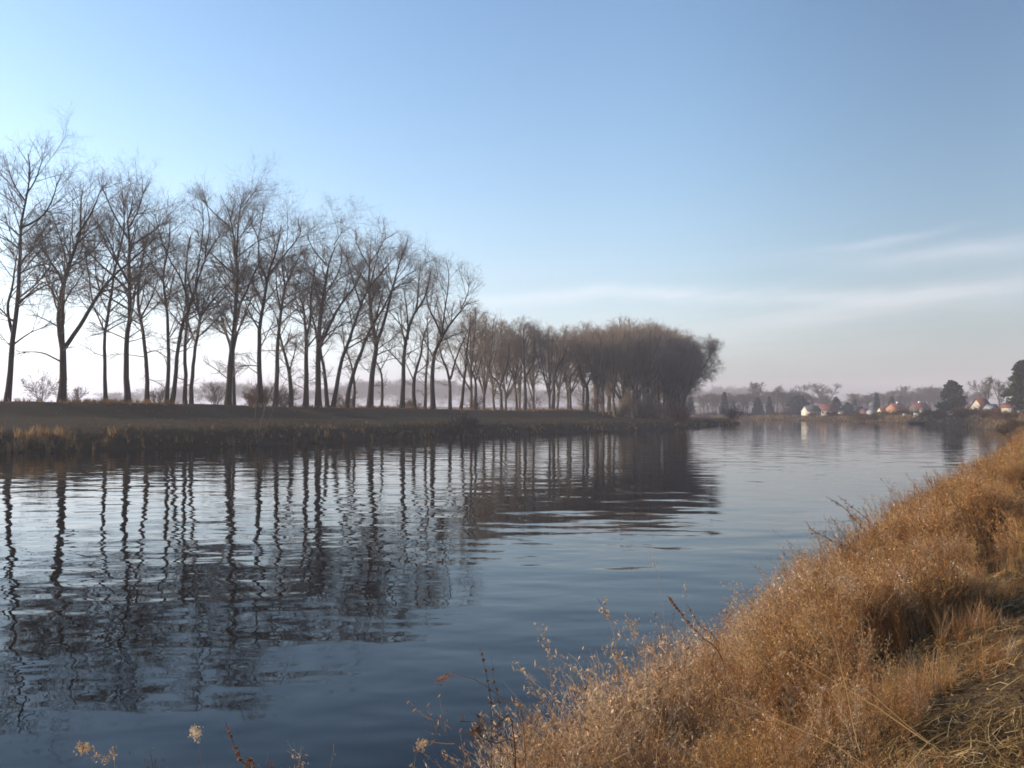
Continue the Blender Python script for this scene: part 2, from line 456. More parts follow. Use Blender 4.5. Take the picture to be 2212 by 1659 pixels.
# (frame, set-back from the water, half width of the trunk in picture units, stems, label)
ROW = [
 ('A', 22, 8.5, [[(32,1335),(40,1130),(65,940),(75,700),(78,500),(90,380),(100,250),(80,100)], [(38,1040),(20,900),(38,800),(50,680),(60,600)], [(60,1085),(130,1020),(210,990)], [(80,880),(130,835),(190,795),(250,790)], [(88,735),(150,700),(215,688)], [(85,530),(160,480),(215,400),(245,290)], [(72,565),(30,530),(-30,480)], [(68,640),(0,575),(-60,540)], [(85,400),(40,330),(0,250)], [(95,380),(150,290),(190,190)]], 'tallest bare poplar, first of the row at the picture edge, one unforked leader'),
 ('A', 21.5, 11, [[(283,1340),(285,1130),(262,1000),(258,880),(270,800),(305,650),(330,560),(335,400),(330,270)], [(295,1100),(285,960),(290,780),(240,690),(160,520)], [(305,1100),(360,960),(420,830),(480,745),(580,640),(690,520)], [(268,1150),(190,1110),(90,1105)], [(250,990),(200,955),(140,930)], [(250,880),(190,790),(110,750)], [(330,560),(390,440),(430,300)], [(315,620),(380,560),(440,520)]], 'thick trunked bare poplar splitting low into three big limbs'),
 ('A', 23, 5.5, [[(490,1335),(480,1120),(488,1000),(510,880),(525,760),(538,690),(565,560),(560,420),(545,300)], [(485,1010),(440,920),(400,850)], [(530,700),(480,600),(420,480)], [(490,1010),(560,970),(610,960)]], 'slim bare poplar with an S-curved single trunk beside the three-limbed one'),
 ('A', 21.5, 8.5, [[(592,1350),(590,1080),(605,950),(600,780),(600,600),(590,500),(610,400),(600,300)], [(600,830),(530,760),(450,680),(380,580)], [(590,800),(545,680),(500,560),(440,470)], [(600,600),(680,540),(740,480)], [(583,1070),(574,1010)], [(600,580),(540,470),(490,320)], [(605,520),(640,420),(670,330)]], 'bare poplar with a long limb sweeping up over its slim S-curved neighbour'),
 ('A', 24, 6.5, [[(680,1340),(665,1140),(640,980),(615,860),(625,700),(650,560),(660,440)], [(660,1110),(710,1100),(760,1130)], [(640,960),(700,850),(730,760)]], 'bare poplar whose trunk tilts left toward the tree beside it'),
 ('A', 23, 6, [[(768,1345),(772,1000),(755,850),(742,740),(765,600),(770,480),(780,400)], [(765,900),(690,800),(650,770)], [(742,780),(700,690),(660,600)], [(760,640),(720,520),(700,440)]], 'straight narrow bare poplar close beside one leaning right'),
 ('A', 21.5, 6.5, [[(788,1350),(820,1020),(860,900),(890,780),(940,640),(1000,550),(1050,500)], [(860,890),(830,760),(790,680),(770,600)], [(930,660),(960,520),(950,400)]], 'bare poplar leaning right in one long straight sweep'),
 ('A', 24, 6, [[(855,1340),(850,1080),(860,930),(850,800),(860,640),(875,520)], [(825,1000),(780,920),(740,860)], [(850,1240),(815,1220),(810,1180)], [(855,820),(900,700),(920,600)]], 'bare poplar with a small hooked stub low on its trunk'),
 ('A', 22, 6, [[(882,1355),(890,1150),(912,950),(880,880),(850,760),(830,640)], [(912,950),(960,880),(1020,810),(1090,740)], [(915,940),(905,800),(930,660),(950,520),(950,400)]], 'bare poplar forking at mid height into a wide V'),
 ('A', 21.5, 9, [[(1050,1350),(1065,1120),(1080,900),(1085,750),(1070,600),(1050,480),(1010,370)], [(1060,1130),(1045,1050),(1000,970),(930,940)], [(1085,1090),(1095,900),(1120,830),(1160,720),(1210,630)], [(1085,760),(1000,680),(930,600)], [(1080,700),(1090,500),(1110,370)], [(1060,540),(980,460),(930,400)], [(1100,440),(1150,380),(1180,350)]], 'broad bare poplar with a dense rounded top and close twin trunks'),
 ('A', 24, 5, [[(1080,1345),(1070,1180),(1072,1100),(1090,1000),(1130,880),(1180,760)], [(1085,1020),(1060,900),(1040,800)]], 'thin bare poplar leaning behind the broad twin-trunked one'),
 ('B', 21.5, 7.5, [[(193,1310),(195,900),(225,700),(245,560),(285,420),(310,300),(330,180)], [(192,890),(140,780),(110,680)], [(240,600),(190,480),(180,330),(140,220),(130,150)], [(250,560),(330,420),(400,300),(410,220)], [(200,860),(150,820),(110,790)]], 'bare poplar rising behind the leafless sapling on the bank'),
 ('B', 23.5, 7, [[(280,1300),(295,1050),(305,850),(330,680),(370,560),(440,420),(470,360)], [(300,880),(270,780),(240,750)], [(312,780),(280,640),(270,500)], [(340,650),(330,500),(350,360)]], 'bare poplar second behind the bank sapling, curving right at the top'),
 ('B', 24, 7, [[(368,1300),(355,1120),(320,980),(305,880),(290,780)], [(355,1120),(390,1000),(400,900)]], 'short leaning bare poplar tilted left behind reddish scrub'),
 ('B', 22.5, 8, [[(445,1310),(445,950),(430,760),(390,640),(370,560)], [(445,930),(470,820),(480,680),(500,540),(520,420)], [(440,850),(500,800)], [(385,630),(420,500),(430,400)]], 'straight dark bare poplar just before the cluster of three trunks'),
 ('B', 21.5, 9, [[(515,1310),(512,1000),(520,800),(535,680),(555,480),(590,350),(600,270)], [(545,980),(590,800),(650,690),(710,590),(740,480)], [(515,1000),(490,870),(450,720),(440,640)], [(555,940),(620,860),(700,825)], [(550,480),(490,380),(450,280)], [(595,340),(640,260)], [(535,690),(600,560),(640,420)]], 'big bare poplar, thickest of the cluster of three trunks'),
 ('B', 22.5, 6.5, [[(565,1305),(550,1130),(530,1000),(545,900),(600,780)]], 'bare poplar bent against the thickest trunk of its cluster'),
 ('B', 22, 6.5, [[(592,1305),(640,1060),(690,900),(740,740),(790,640),(870,540),(920,460)], [(740,740),(690,560),(660,420)], [(700,880),(760,800)], [(790,640),(820,500),(850,380)]], 'long bare poplar leaning right out of the cluster of three'),
 ('B', 22, 6.5, [[(665,1305),(690,1170),(740,1020),(810,850),(860,770),(920,650),(990,625),(1060,600)], [(830,820),(850,700),(870,600)]], 'second of two parallel leaning bare poplars, ending in a level limb'),
 ('B', 26, 4.5, [[(705,1300),(712,1180),(690,1060),(650,960),(630,880)], [(700,1110),(740,1000),(760,900)]], 'thin low bare poplar standing between the two parallel leaning trunks'),
 ('B', 21.5, 8.5, [[(795,1310),(810,1080),(830,960),(800,800),(785,640),(790,480),(780,310)], [(830,970),(880,830),(930,660),(970,520),(1010,420),(1040,370)], [(790,640),(860,540),(930,450)], [(785,630),(710,530),(670,450)], [(790,480),(850,380),(880,310)], [(785,520),(730,400),(700,320)]], 'large bare poplar with a deep fork and a broad fan of limbs'),
 ('B', 25, 4.5, [[(862,1300),(855,1130),(830,1060),(790,960)], [(850,1100),(900,1020)]], 'thin crooked bare poplar beside the deep-forked one'),
 ('B', 21.5, 7, [[(970,1310),(985,1080),(1005,920),(1040,800),(1100,700),(1130,580),(1150,500)], [(985,1100),(920,1020),(850,960)], [(1000,960),(960,860),(940,780)], [(1000,930),(1000,800),(980,660)], [(1050,780),(1050,640),(1060,520)]], 'bare poplar with a low limb slanting down left, after the broad fan'),
 ('B', 22.5, 6, [[(1040,1310),(1035,1160),(1070,1010),(1090,900),(1130,800)], [(1035,1160),(1000,1080),(960,1020)], [(1045,1130),(1100,1080),(1140,1040)]], 'short bare poplar forking low in a Y'),
 ('B', 24, 4.5, [[(1098,1305),(1100,1150),(1115,980),(1110,850),(1120,740)]], 'slender pole-straight bare poplar between a low Y and a wide fork'),
 ('B', 21.5, 7.5, [[(1140,1310),(1145,1060),(1185,930),(1240,830),(1310,740),(1370,660)], [(1185,930),(1150,830),(1110,740),(1100,620)], [(1150,1040),(1090,930),(1060,850)], [(1185,920),(1210,760),(1230,600),(1215,500)], [(1300,760),(1330,680),(1340,610)]], 'last tall bare poplar of the row, limbs spread to the right'),
 ('B', 23, 5.5, [[(1233,1305),(1235,1150),(1200,1040),(1180,960),(1160,880)], [(1235,1150),(1270,1030),(1320,900),(1360,800)]], 'bare poplar with two thin limbs in a narrow V below the last tall one'),
 ('B', 23, 5, [[(1290,1305),(1310,1130),(1320,1000),(1340,860),(1350,780)], [(1315,1060),(1280,980)]], 'small upright bare tree on the levee, right after the narrow V'),
 ('B', 24, 5, [[(1370,1300),(1372,1170),(1340,1080),(1320,980)], [(1372,1170),(1400,1060),(1430,980)]], 'small forked bare tree where the row steps down in height'),
 ('C', 22.5, 5, [[(240,900),(225,740),(150,640),(120,540),(110,460)], [(240,740),(270,620),(300,480),(285,340)]], 'bare tree forking low into two wide limbs at the start of the lower row'),
 ('C', 25, 4, [[(365,900),(345,690),(300,560),(240,420)], [(340,680),(370,560),(380,450)]], 'thin bare tree leaning left against the vase-shaped one'),
 ('C', 22, 6, [[(425,900),(425,690),(415,560),(350,440),(330,320)], [(430,680),(490,560),(520,440),(590,360)], [(420,600),(425,420),(410,230)], [(500,530),(510,380),(500,280)]], 'vase-shaped bare tree, largest of the lower row'),
 ('C', 22.5, 6, [[(655,910),(665,680),(690,580),(750,470),(720,330)], [(660,720),(600,650),(500,580)], [(680,600),(690,450),(650,340)]], 'bare tree with a thick trunk and limbs reaching far to the left'),
 ('C', 24, 4.5, [[(800,910),(795,690),(830,620),(870,540),(880,440)], [(795,720),(750,650),(700,590)]], 'slim bare tree with a T-shaped fork, near the dense wood'),
 ('C', 21.5, 6.5, [[(930,960),(935,750),(890,660),(870,560),(830,430),(850,300)], [(940,740),(980,600),(960,420),(990,260)], [(935,760),(880,710),(830,680)]], 'first bare tree before the dense wood, with two steep limbs'),
]
GRP = 'bare trees in a row along the levee'
for k, (fr, s, hw, stems, lab) in enumerate(ROW):
    rng = np.random.default_rng(100 + k)
    b = cvt(fr, stems[0][0]); d = row_depth(b[0], s)
    x0 = d * (b[0] - CX) / F; z0 = hz(x0, d)
    zimg = CAMZ - d * (b[1] - HY) / F
    out = []; done = []
    for j, st in enumerate(stems):
        pp = [cvt(fr, p) for p in st]
        yo = rng.uniform(-.75, .75)
        X = [(p[0] - b[0]) * d / F for p in pp]; Z = [(b[1] - p[1]) * d / F for p in pp]
        # a limb starts on its parent: its own depth grows with the distance run from the start
        base_y = 0
        run = np.concatenate([[0], np.cumsum(np.hypot(np.diff(X), np.diff(Z)))])
        Y = [yo * .38 * r if j else .06 * yo * r for r in run]
        if j: # depth of the leader at that height
            Y = [y + .06 * yo * 0 for y in Y]
        if j == 0: Z[0] = min(-.4, z0 * 0 - .4)
        r0 = hw * .8 * d / F
        ln = run[-1]
        if j: r0 = min(r0 * .6, .03 + ln * .017)
        if j == 0: Z = [z + (0 if i == 0 else (zimg - z0) * 1) for i, z in enumerate(Z)]
        else: Z = [z + (zimg - z0) for z in Z]
        P = np.stack([X, Y, Z], 1)
        if j:
            best = None
            for q, qr in done:
                dd = np.hypot(q[:, 0] - P[0, 0], q[:, 2] - P[0, 2]); i = int(np.argmin(dd))
                if best is None or dd[i] < best[0]: best = (dd[i], q[i], qr[i])
            P[:, 1] += best[1][1]; P[0] = best[1]; r0 = min(r0, best[2] * .8)
        q, _ = resample(P, 60); done.append((q, .035 + (r0 - .035) * (1 - np.linspace(0, 1, 60)) ** .85))
        out.append(([tuple(v) for v in P], r0, .035))
    small = (hw < 5.2); ytop = min(cvt(fr, p)[1] for st in stems for p in st) - (34 if fr == 'A' else 24)
    cap = (b[1] - ytop) * d / F + (zimg - z0)
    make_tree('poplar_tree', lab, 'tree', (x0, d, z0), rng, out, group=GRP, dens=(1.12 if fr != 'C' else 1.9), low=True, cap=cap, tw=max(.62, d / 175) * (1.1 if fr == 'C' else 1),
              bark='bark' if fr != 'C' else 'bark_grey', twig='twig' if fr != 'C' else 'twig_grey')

# dense rounded wood at the end of the left bank: one prototype of each form, then copies
WG = 'crowded bare trees of the rounded wood at the bank end'
WL = 'bare grey-brown tree packed in the dense rounded wood at the bank end'
protos = []; WOODSCRUB = []
for k in range(5):
    rng = np.random.default_rng(300 + k)
    st = auto_stems(rng, 20, .2 + .05 * rng.random(), (.08, .28), 5 + k % 2, (7, 28), .03)
    t, c = grow(rng, st, dens=1.22, tw=1.15, low=True, shoot=.24, cut=.09, norm=20)
    protos.append((t, c))
rng = np.random.default_rng(41)
wood = []
ptree = [None] * 5
spots = [(u, v) for u, v in zip(rng.uniform(1445, 1480, 14), rng.uniform(14, 40, 14))]
for i in range(56):
    px = rng.uniform(1275, 1472) if i > 14 else np.linspace(1290, 1474, 15)[i]
    s = rng.uniform(20, 80) if i > 14 else rng.uniform(17, 22)
    spots.append((px, s))
for i, (px, s) in enumerate(spots):
    d = row_depth(px, s); x = d * (px - CX) / F
    if d > 266: continue
    base = HY + 5
    topy = np.interp(px, [1270, 1310, 1340, 1420, 1440, 1460, 1480], [712, 692, 677, 677, 688, 706, 734]) + rng.uniform(-4, 26)
    H = (base - topy) * d / F * 1.0
    sc = H / 20.0
    k = i % 5
    loc = (x, d, hz(x, d) - .1)
    if ptree[k] is None:
        r = thing('wood_tree', WL, 'tree', loc, rng.uniform(0, 6.28), WG); r.scale = (sc, sc, sc)
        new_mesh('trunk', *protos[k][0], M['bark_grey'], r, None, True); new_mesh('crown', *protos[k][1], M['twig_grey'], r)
        ptree[k] = r
    else:
        copy_thing(ptree[k], loc, rng.uniform(0, 6.28), (sc * rng.uniform(.95, 1.15), sc * rng.uniform(.95, 1.15), sc), WL, WG)
BGp = 'bare trees behind the lower end of the levee row'
rng = np.random.default_rng(43)
for i, px in enumerate(np.linspace(1015, 1290, 11)):
    px += rng.uniform(-8, 8); s = rng.uniform(25, 46); d = row_depth(px, s); x = d * (px - CX) / F
    topy = np.interp(px, [985, 1040, 1090, 1150, 1200, 1255, 1300], [640, 664, 680, 686, 699, 686, 692]) + rng.uniform(0, 12); sc = (HY - topy) * d / F / 20.0
    copy_thing(ptree[i % 5], (x, d, hz(x, d) - .1), rng.uniform(0, 6), (sc * 1.15, sc * 1.15, sc), 'bare twiggy tree standing behind the lower end of the levee row', BGp)
for i in range(12):
    px = rng.uniform(1285, 1475); s = rng.uniform(17, 24); d = row_depth(px, s)
    WOODSCRUB.append((d * (px - CX) / F, d, rng.uniform(2, 4.5), rng.uniform(2.2, 5)))
# the overhanging tree at the outer edge of the wood
for px, s, topy, lab, sd in [(1468, 22, 746, 'outermost tree of the rounded wood, its twigs drooping over the low spit', 71), (1458, 20, 716, 'bushy bare tree just inside the outermost edge of the rounded wood', 72)]:
    rng = np.random.default_rng(sd)
    d = row_depth(px, s); x = d * (px - CX) / F; H = (893 - topy) * d / F
    st = auto_stems(rng, H, .25, (.12, .2), 5, (14, 40), .03)
    make_tree('wood_tree', lab, 'tree', (x, d, hz(x, d)), rng, st, 'bark_grey', 'twig_grey', dens=2.3, tw=1.3, shoot=.3, cut=.08, norm=H)

# ------------------------------------------------------------------ shrubs and saplings
def shrub_data(rng, w, h, n=26, tw=1.0, spread=(5, 55)):
    st = []
    P0 = rng.normal(size=(n, 2)) * w * .12
    a = rng.random(n) * 6.28; an = np.radians(spread[0] + (spread[1] - spread[0]) * rng.random(n) ** .8)
    L = h * (.6 + .35 * rng.random(n))
    d = np.stack([np.cos(a) * np.sin(an) * w / h, np.sin(a) * np.sin(an) * w / h, np.cos(an)], 1)
    K = 6; C = np.zeros((n, K, 3)); C[:, 0, :2] = P0; C[:, 0, 2] = -.1
    for k in range(1, K):
        d = d + rng.normal(size=(n, 3)) * .08 + np.array([0, 0, .03])
        C[:, k] = C[:, k - 1] + nrm(d) * (L / (K - 1))[:, None]
    R = np.repeat((np.linspace(.02, .008, K) * tw)[None], n, 0)
    A, AR, AL = children(rng, C, R, n * 9, .15, 1, (20, 55), lambda p, t: L[p] * .4, 4, .15, .12, .7, .009 * tw)
    B, BR, BL = children(rng, A, AR, n * 40, .1, 1, (20, 60), lambda p, t: np.maximum(AL[p] * .5, .18), 3, .15, .12, .7, .007 * tw)
    D, DR, DL = children(rng, B, BR, n * 60, .1, 1, (20, 60), lambda p, t: np.maximum(BL[p] * .6, .12), 2, .1, .1, .7, .006 * tw)
    s = tubes(C, R, 4); V = []; Q = []; m = 0
    for v, q in (tubes(A, AR, 3), tubes(B, BR, 3), tubes(D, DR, 3)):
        V.append(v); Q.append(q + m); m += len(v)
    return s, (np.vstack(V), np.vstack(Q))

def shrub(label, x, y, w, h, seed, twig='twig_brown', group=None, tw=2.2, name='shrub', n=26):
    rng = np.random.default_rng(seed); s, c = shrub_data(rng, w, h, n, tw)
    r = thing(name, label, 'shrub', (x, y, hz(x, y)), 0, group)
    new_mesh('stems', *s, M['twig_brown'], r); new_mesh('twigs', *c, M[twig], r)
    return r
def at(px, d): return d * (px - CX) / F

shrub('rounded reddish-brown shrub at the water below the dense wood', at(1470, 181), 181, 2.9, 3.4, 1, 'twig_rust', n=44)
shrub('blue-grey bush standing at the very tip of the low spit', at(1582, 249), 249, 3.2, 3.6, 2, 'twig_far', n=34)
shrub('low dark bush on the bank edge below the last tall poplar', at(1012, 127), 127, 3.2, 2.2, 3, 'bark', n=34)
shrub('dark shrub overhanging the water below the last tall poplar', at(975, 122.5), 122.5, 2.4, 1.5, 4, 'bark', n=30)
ws = None
for i, (x, y, w, h) in enumerate(WOODSCRUB):
    lab = 'brown scrub crowding the trunks at the foot of the dense wood'
    if ws is None:
        ws = shrub(lab, x, y, 3, 3, 77, 'twig_grey', 'scrub at the foot of the dense wood', 2.6, 'scrub', 30); ws.scale = (w / 3, w / 3, h / 3)
    else: copy_thing(ws, (x, y, hz(x, y)), i, (w / 3, w / 3, h / 3), lab, 'scrub at the foot of the dense wood')
SG = 'reddish shrubs under the poplars on the levee'
for k, (px, s, w, h, lab) in enumerate([(575, 26, 3.6, 3.6, 'rusty shrub behind the bank sapling, between two poplar trunks'), (612, 25.5, 3.0, 2.8, 'rusty shrub at the foot of the short leaning poplar'), (548, 27, 2.2, 2.6, 'smaller rusty shrub just before the bank sapling'),
        (90, 25, 2.6, 3.4, 'sparse young bush between the first two poplars'), (465, 25, 1.6, 3.2, 'narrow twiggy bush beside the broad twin-trunked poplar'), (1025, 25, 3, 2.4, 'reddish shrub among the small trees where the row steps down'), (1290, 23, 4, 3.6, 'reddish thicket at the foot of the first trees of the dense wood'), (1370, 20, 2, 3.2, 'reddish shrub in front of the pale trunks of the dense wood'), (880, 27, 3, 2, 'low rusty shrub beyond the limb slanting down left'),
        (160, 26, 2.4, 2.4, 'low twiggy bush at the foot of the three-limbed poplar'), (335, 26, 2.4, 2.4, 'low twiggy bush beside the trunk tilting left'), (745, 27, 3.2, 2.6, 'low rusty shrub behind the two parallel leaning poplars'), (1150, 25, 3.4, 2.6, 'low brown shrub beside the vase-shaped tree')]):
    d = row_depth(px, s)
    shrub(lab, at(px, d), d, w, h, 20 + k, 'twig_rust' if 'r' + 'usty' in lab or 'reddish' in lab else 'twig_brown', SG, 1.7, n=22 if 'r' + 'usty' in lab or 'reddish' in lab else 9)
# bare multi-stemmed sapling on the near edge of the left bank
rng = np.random.default_rng(55)
d = 93.0; x0 = at(560, d); z0 = hz(x0, d)
def spt(pts): return [((p[0] - 562) * d / F, rng.normal() * .2, (938 - p[1]) * d / F) for p in pts]
st = [(spt([(557, 942), (556, 860), (558, 780)]), .05, .015), (spt([(560, 942), (572, 880), (598, 800), (610, 760)]), .06, .015), (spt([(562, 942), (588, 870), (612, 810), (640, 770)]), .05, .015), (spt([(563, 942), (580, 900), (600, 870)]), .04, .012)]
make_tree('sapling', 'leafless multi-stemmed sapling leaning right on the bank edge', 'tree', (x0, d, z0), rng, st, 'bark_grey', 'twig_brown', dens=.7, tw=.8, low=False)

# ------------------------------------------------------------------ far side of the river: trees
fprot = []
for k in range(4):
    rng = np.random.default_rng(500 + k)
    st = auto_stems(rng, 20, .3, (.15, .35), 4, (8, 30), .02)
    fprot.append(grow(rng, st, dens=1.0, tw=3.8, low=True, shoot=.26, cut=.1, norm=20))
ftree = [None] * 4
def far_tree(px, topy, d, lab, k, group, wide=1.0, seed=0, name='bare_tree'):
    x = at(px, d); z = hz(x, d); H = CAMZ - d * (topy - HY) / F - z; s = H / 20.0
    rz = seed * 1.7
    if ftree[k] is None:
        r = thing(name, lab, 'tree', (x, d, z), rz, group); r.scale = (s * wide, s * wide, s)
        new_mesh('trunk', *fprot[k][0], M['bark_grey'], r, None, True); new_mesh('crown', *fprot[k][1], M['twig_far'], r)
        ftree[k] = r; return r
    return copy_thing(ftree[k], (x, d, z), rz, (s * wide, s * wide, s), lab, group)
FG = 'hazy bare trees behind the garden huts across the water'
for i, (px, top, d, w, lab) in enumerate([
        (1635, 824, 470, 1.25, 'tall spreading hazy bare tree behind a dark fir, highest crown of the far belt'),
        (1679, 830, 475, 1.2, 'hazy bare tree next after the highest crown of the far belt'),
        (1722, 831, 470, 1.3, 'flat-topped hazy bare tree behind the round dark evergreen'),
        (1776, 826, 455, 1.35, 'fan-shaped hazy bare tree above the two first huts'),
        (1954, 832, 480, 1.1, 'tall hazy bare tree behind the orange-gabled hut'),
        (2006, 831, 480, 1.2, 'tall hazy bare tree behind the white-chimneyed red roof'),
        (2132, 812, 238, 1.05, 'dark bare garden tree overhanging the steep red roof'),
        (2158, 818, 232, 1.0, 'dark bare garden tree in front of the tall pine')]):
    far_tree(px, top, d, lab, i % 4, FG, w, i + 1)
rng = np.random.default_rng(77)
for i, px in enumerate(np.linspace(1500, 2120, 74)):
    d = rng.uniform(455, 540); top = np.interp(px, [1500, 1600, 1700, 1820, 1850, 1960, 2010, 2060, 2120], [852, 848, 845, 862, 850, 842, 838, 848, 848]) + rng.uniform(-5, 9)
    far_tree(px + rng.uniform(-6, 6), top, d, 'one of the low hazy bare trees that close the view behind the huts', i % 4, 'low belt of hazy bare trees', rng.uniform(1.3, 2.0), i)

def conifer_data(rng, H, w, col, cone=1.0, gap=0.0, n=18, per=9, sz=.32):
    trunk = tubes(np.array([[(0, 0, -.3), (0, 0, H * .5), (0, 0, H * .97)]], float), np.array([[.03 * H * .6, .018 * H * .6, .01]]), 6)
    mb = MB(); col = np.array(col)
    bx, br = [], []
    for z in np.linspace(.08 + gap, .99, n):
        prof = (1 - z) ** (.75 * cone) if cone > 0 else math.sqrt(max(0, 1 - (2 * z - 1.0) ** 2)) * .9 + .1
        R = w * .5 * prof * (.8 + .35 * rng.random()) + .05 * w
        for b in range(per):
            a = rng.random() * 6.28; r1 = R * (.7 + .4 * rng.random()); zz = z * H + rng.normal() * H * .012
            tt = np.linspace(.12, 1, 9)
            c = np.stack([np.cos(a) * r1 * tt, np.sin(a) * r1 * tt, zz - r1 * .28 * tt ** 1.5 + .10 * r1 * tt ** 3], 1)
            bx.append(c[[0, 4, 8]])
            c = np.repeat(c, 3, 0) + rng.normal(size=(27, 3)) * sz * .35
            v, q = flakes(rng, c, np.full(27, sz), -.1)
            t = col * (.7 + .6 * rng.random((27, 1)))
            mb.add(v, q, np.repeat(t, 4, 0))
    bv, bq = tubes(np.array(bx), np.repeat(np.array([[.03, .02, .01]]), len(bx), 0) * H / 8, 3)
    v = np.vstack([trunk[0], bv]); q = np.vstack([trunk[1], bq + len(trunk[0])])
    return (v, q), mb
def conifer(name, label, px, topy, d, w, col, seed, group=None, **kw):
    rng = np.random.default_rng(seed); x = at(px, d); z = hz(x, d); H = CAMZ - d * (topy - HY) / F - z
    t, mb = conifer_data(rng, H, w * d / F, col, **kw)
    r = thing(name, label, 'tree', (x, d, z), 0, group)
    new_mesh('trunk', *t, M['bark'], r); mb.build('crown', M['needle'], r)
    return r
DG, BG = (.022, .045, .032), (.018, .045, .045)
CG = 'dark evergreens among the garden huts'
conifer('fir_tree', 'slim dark fir alone beyond the end of the spit', 1565, 850, 420, 20, BG, 1, CG, sz=.5)
conifer('fir_tree', 'broad-based dark fir below the highest bare crown', 1637, 862, 415, 30, BG, 2, CG, sz=.5)
conifer('fir_tree', 'small dark fir next to the broad-based one', 1662, 860, 440, 16, BG, 3, CG, sz=.5)
conifer('evergreen_tree', 'round dark evergreen just before the white and grey hut', 1726, 856, 420, 46, BG, 4, CG, cone=0, sz=.6, n=12)
conifer('evergreen_tree', 'rounded dark evergreen behind the long red roof', 1806, 860, 425, 20, BG, 5, CG, cone=0, sz=.5, n=12)
conifer('evergreen_tree', 'low dark evergreen beside the small cream hut', 1832, 872, 410, 22, BG, 6, CG, cone=0, sz=.5, n=10)
conifer('fir_tree', 'narrow pointed blue-green fir above the cream and white hut', 1894, 852, 400, 15, BG, 7, CG, sz=.45)
conifer('fir_tree', 'dark fir behind the orange gable', 1926, 858, 420, 20, BG, 8, CG, sz=.45)
conifer('fir_tree', 'faint small fir far behind the blue flat roof', 1846, 866, 440, 14, BG, 9, CG, sz=.45)
conifer('fir_tree', 'dark fir half hidden at the edge of the dense wood', 1492, 860, 400, 20, BG, 12, CG, sz=.5)
conifer('cedar_tree', 'big dark layered cedar standing over the huts', 2057, 826, 262, 62, (.02, .042, .03), 10, None, cone=.45, sz=.42, n=12, per=13, gap=.08)
conifer('pine_tree', 'tall dark pine cut by the picture edge beside white huts', 2208, 782, 218, 88, (.028, .046, .022), 11, None, cone=.8, sz=.42, n=17, per=13, gap=.1)

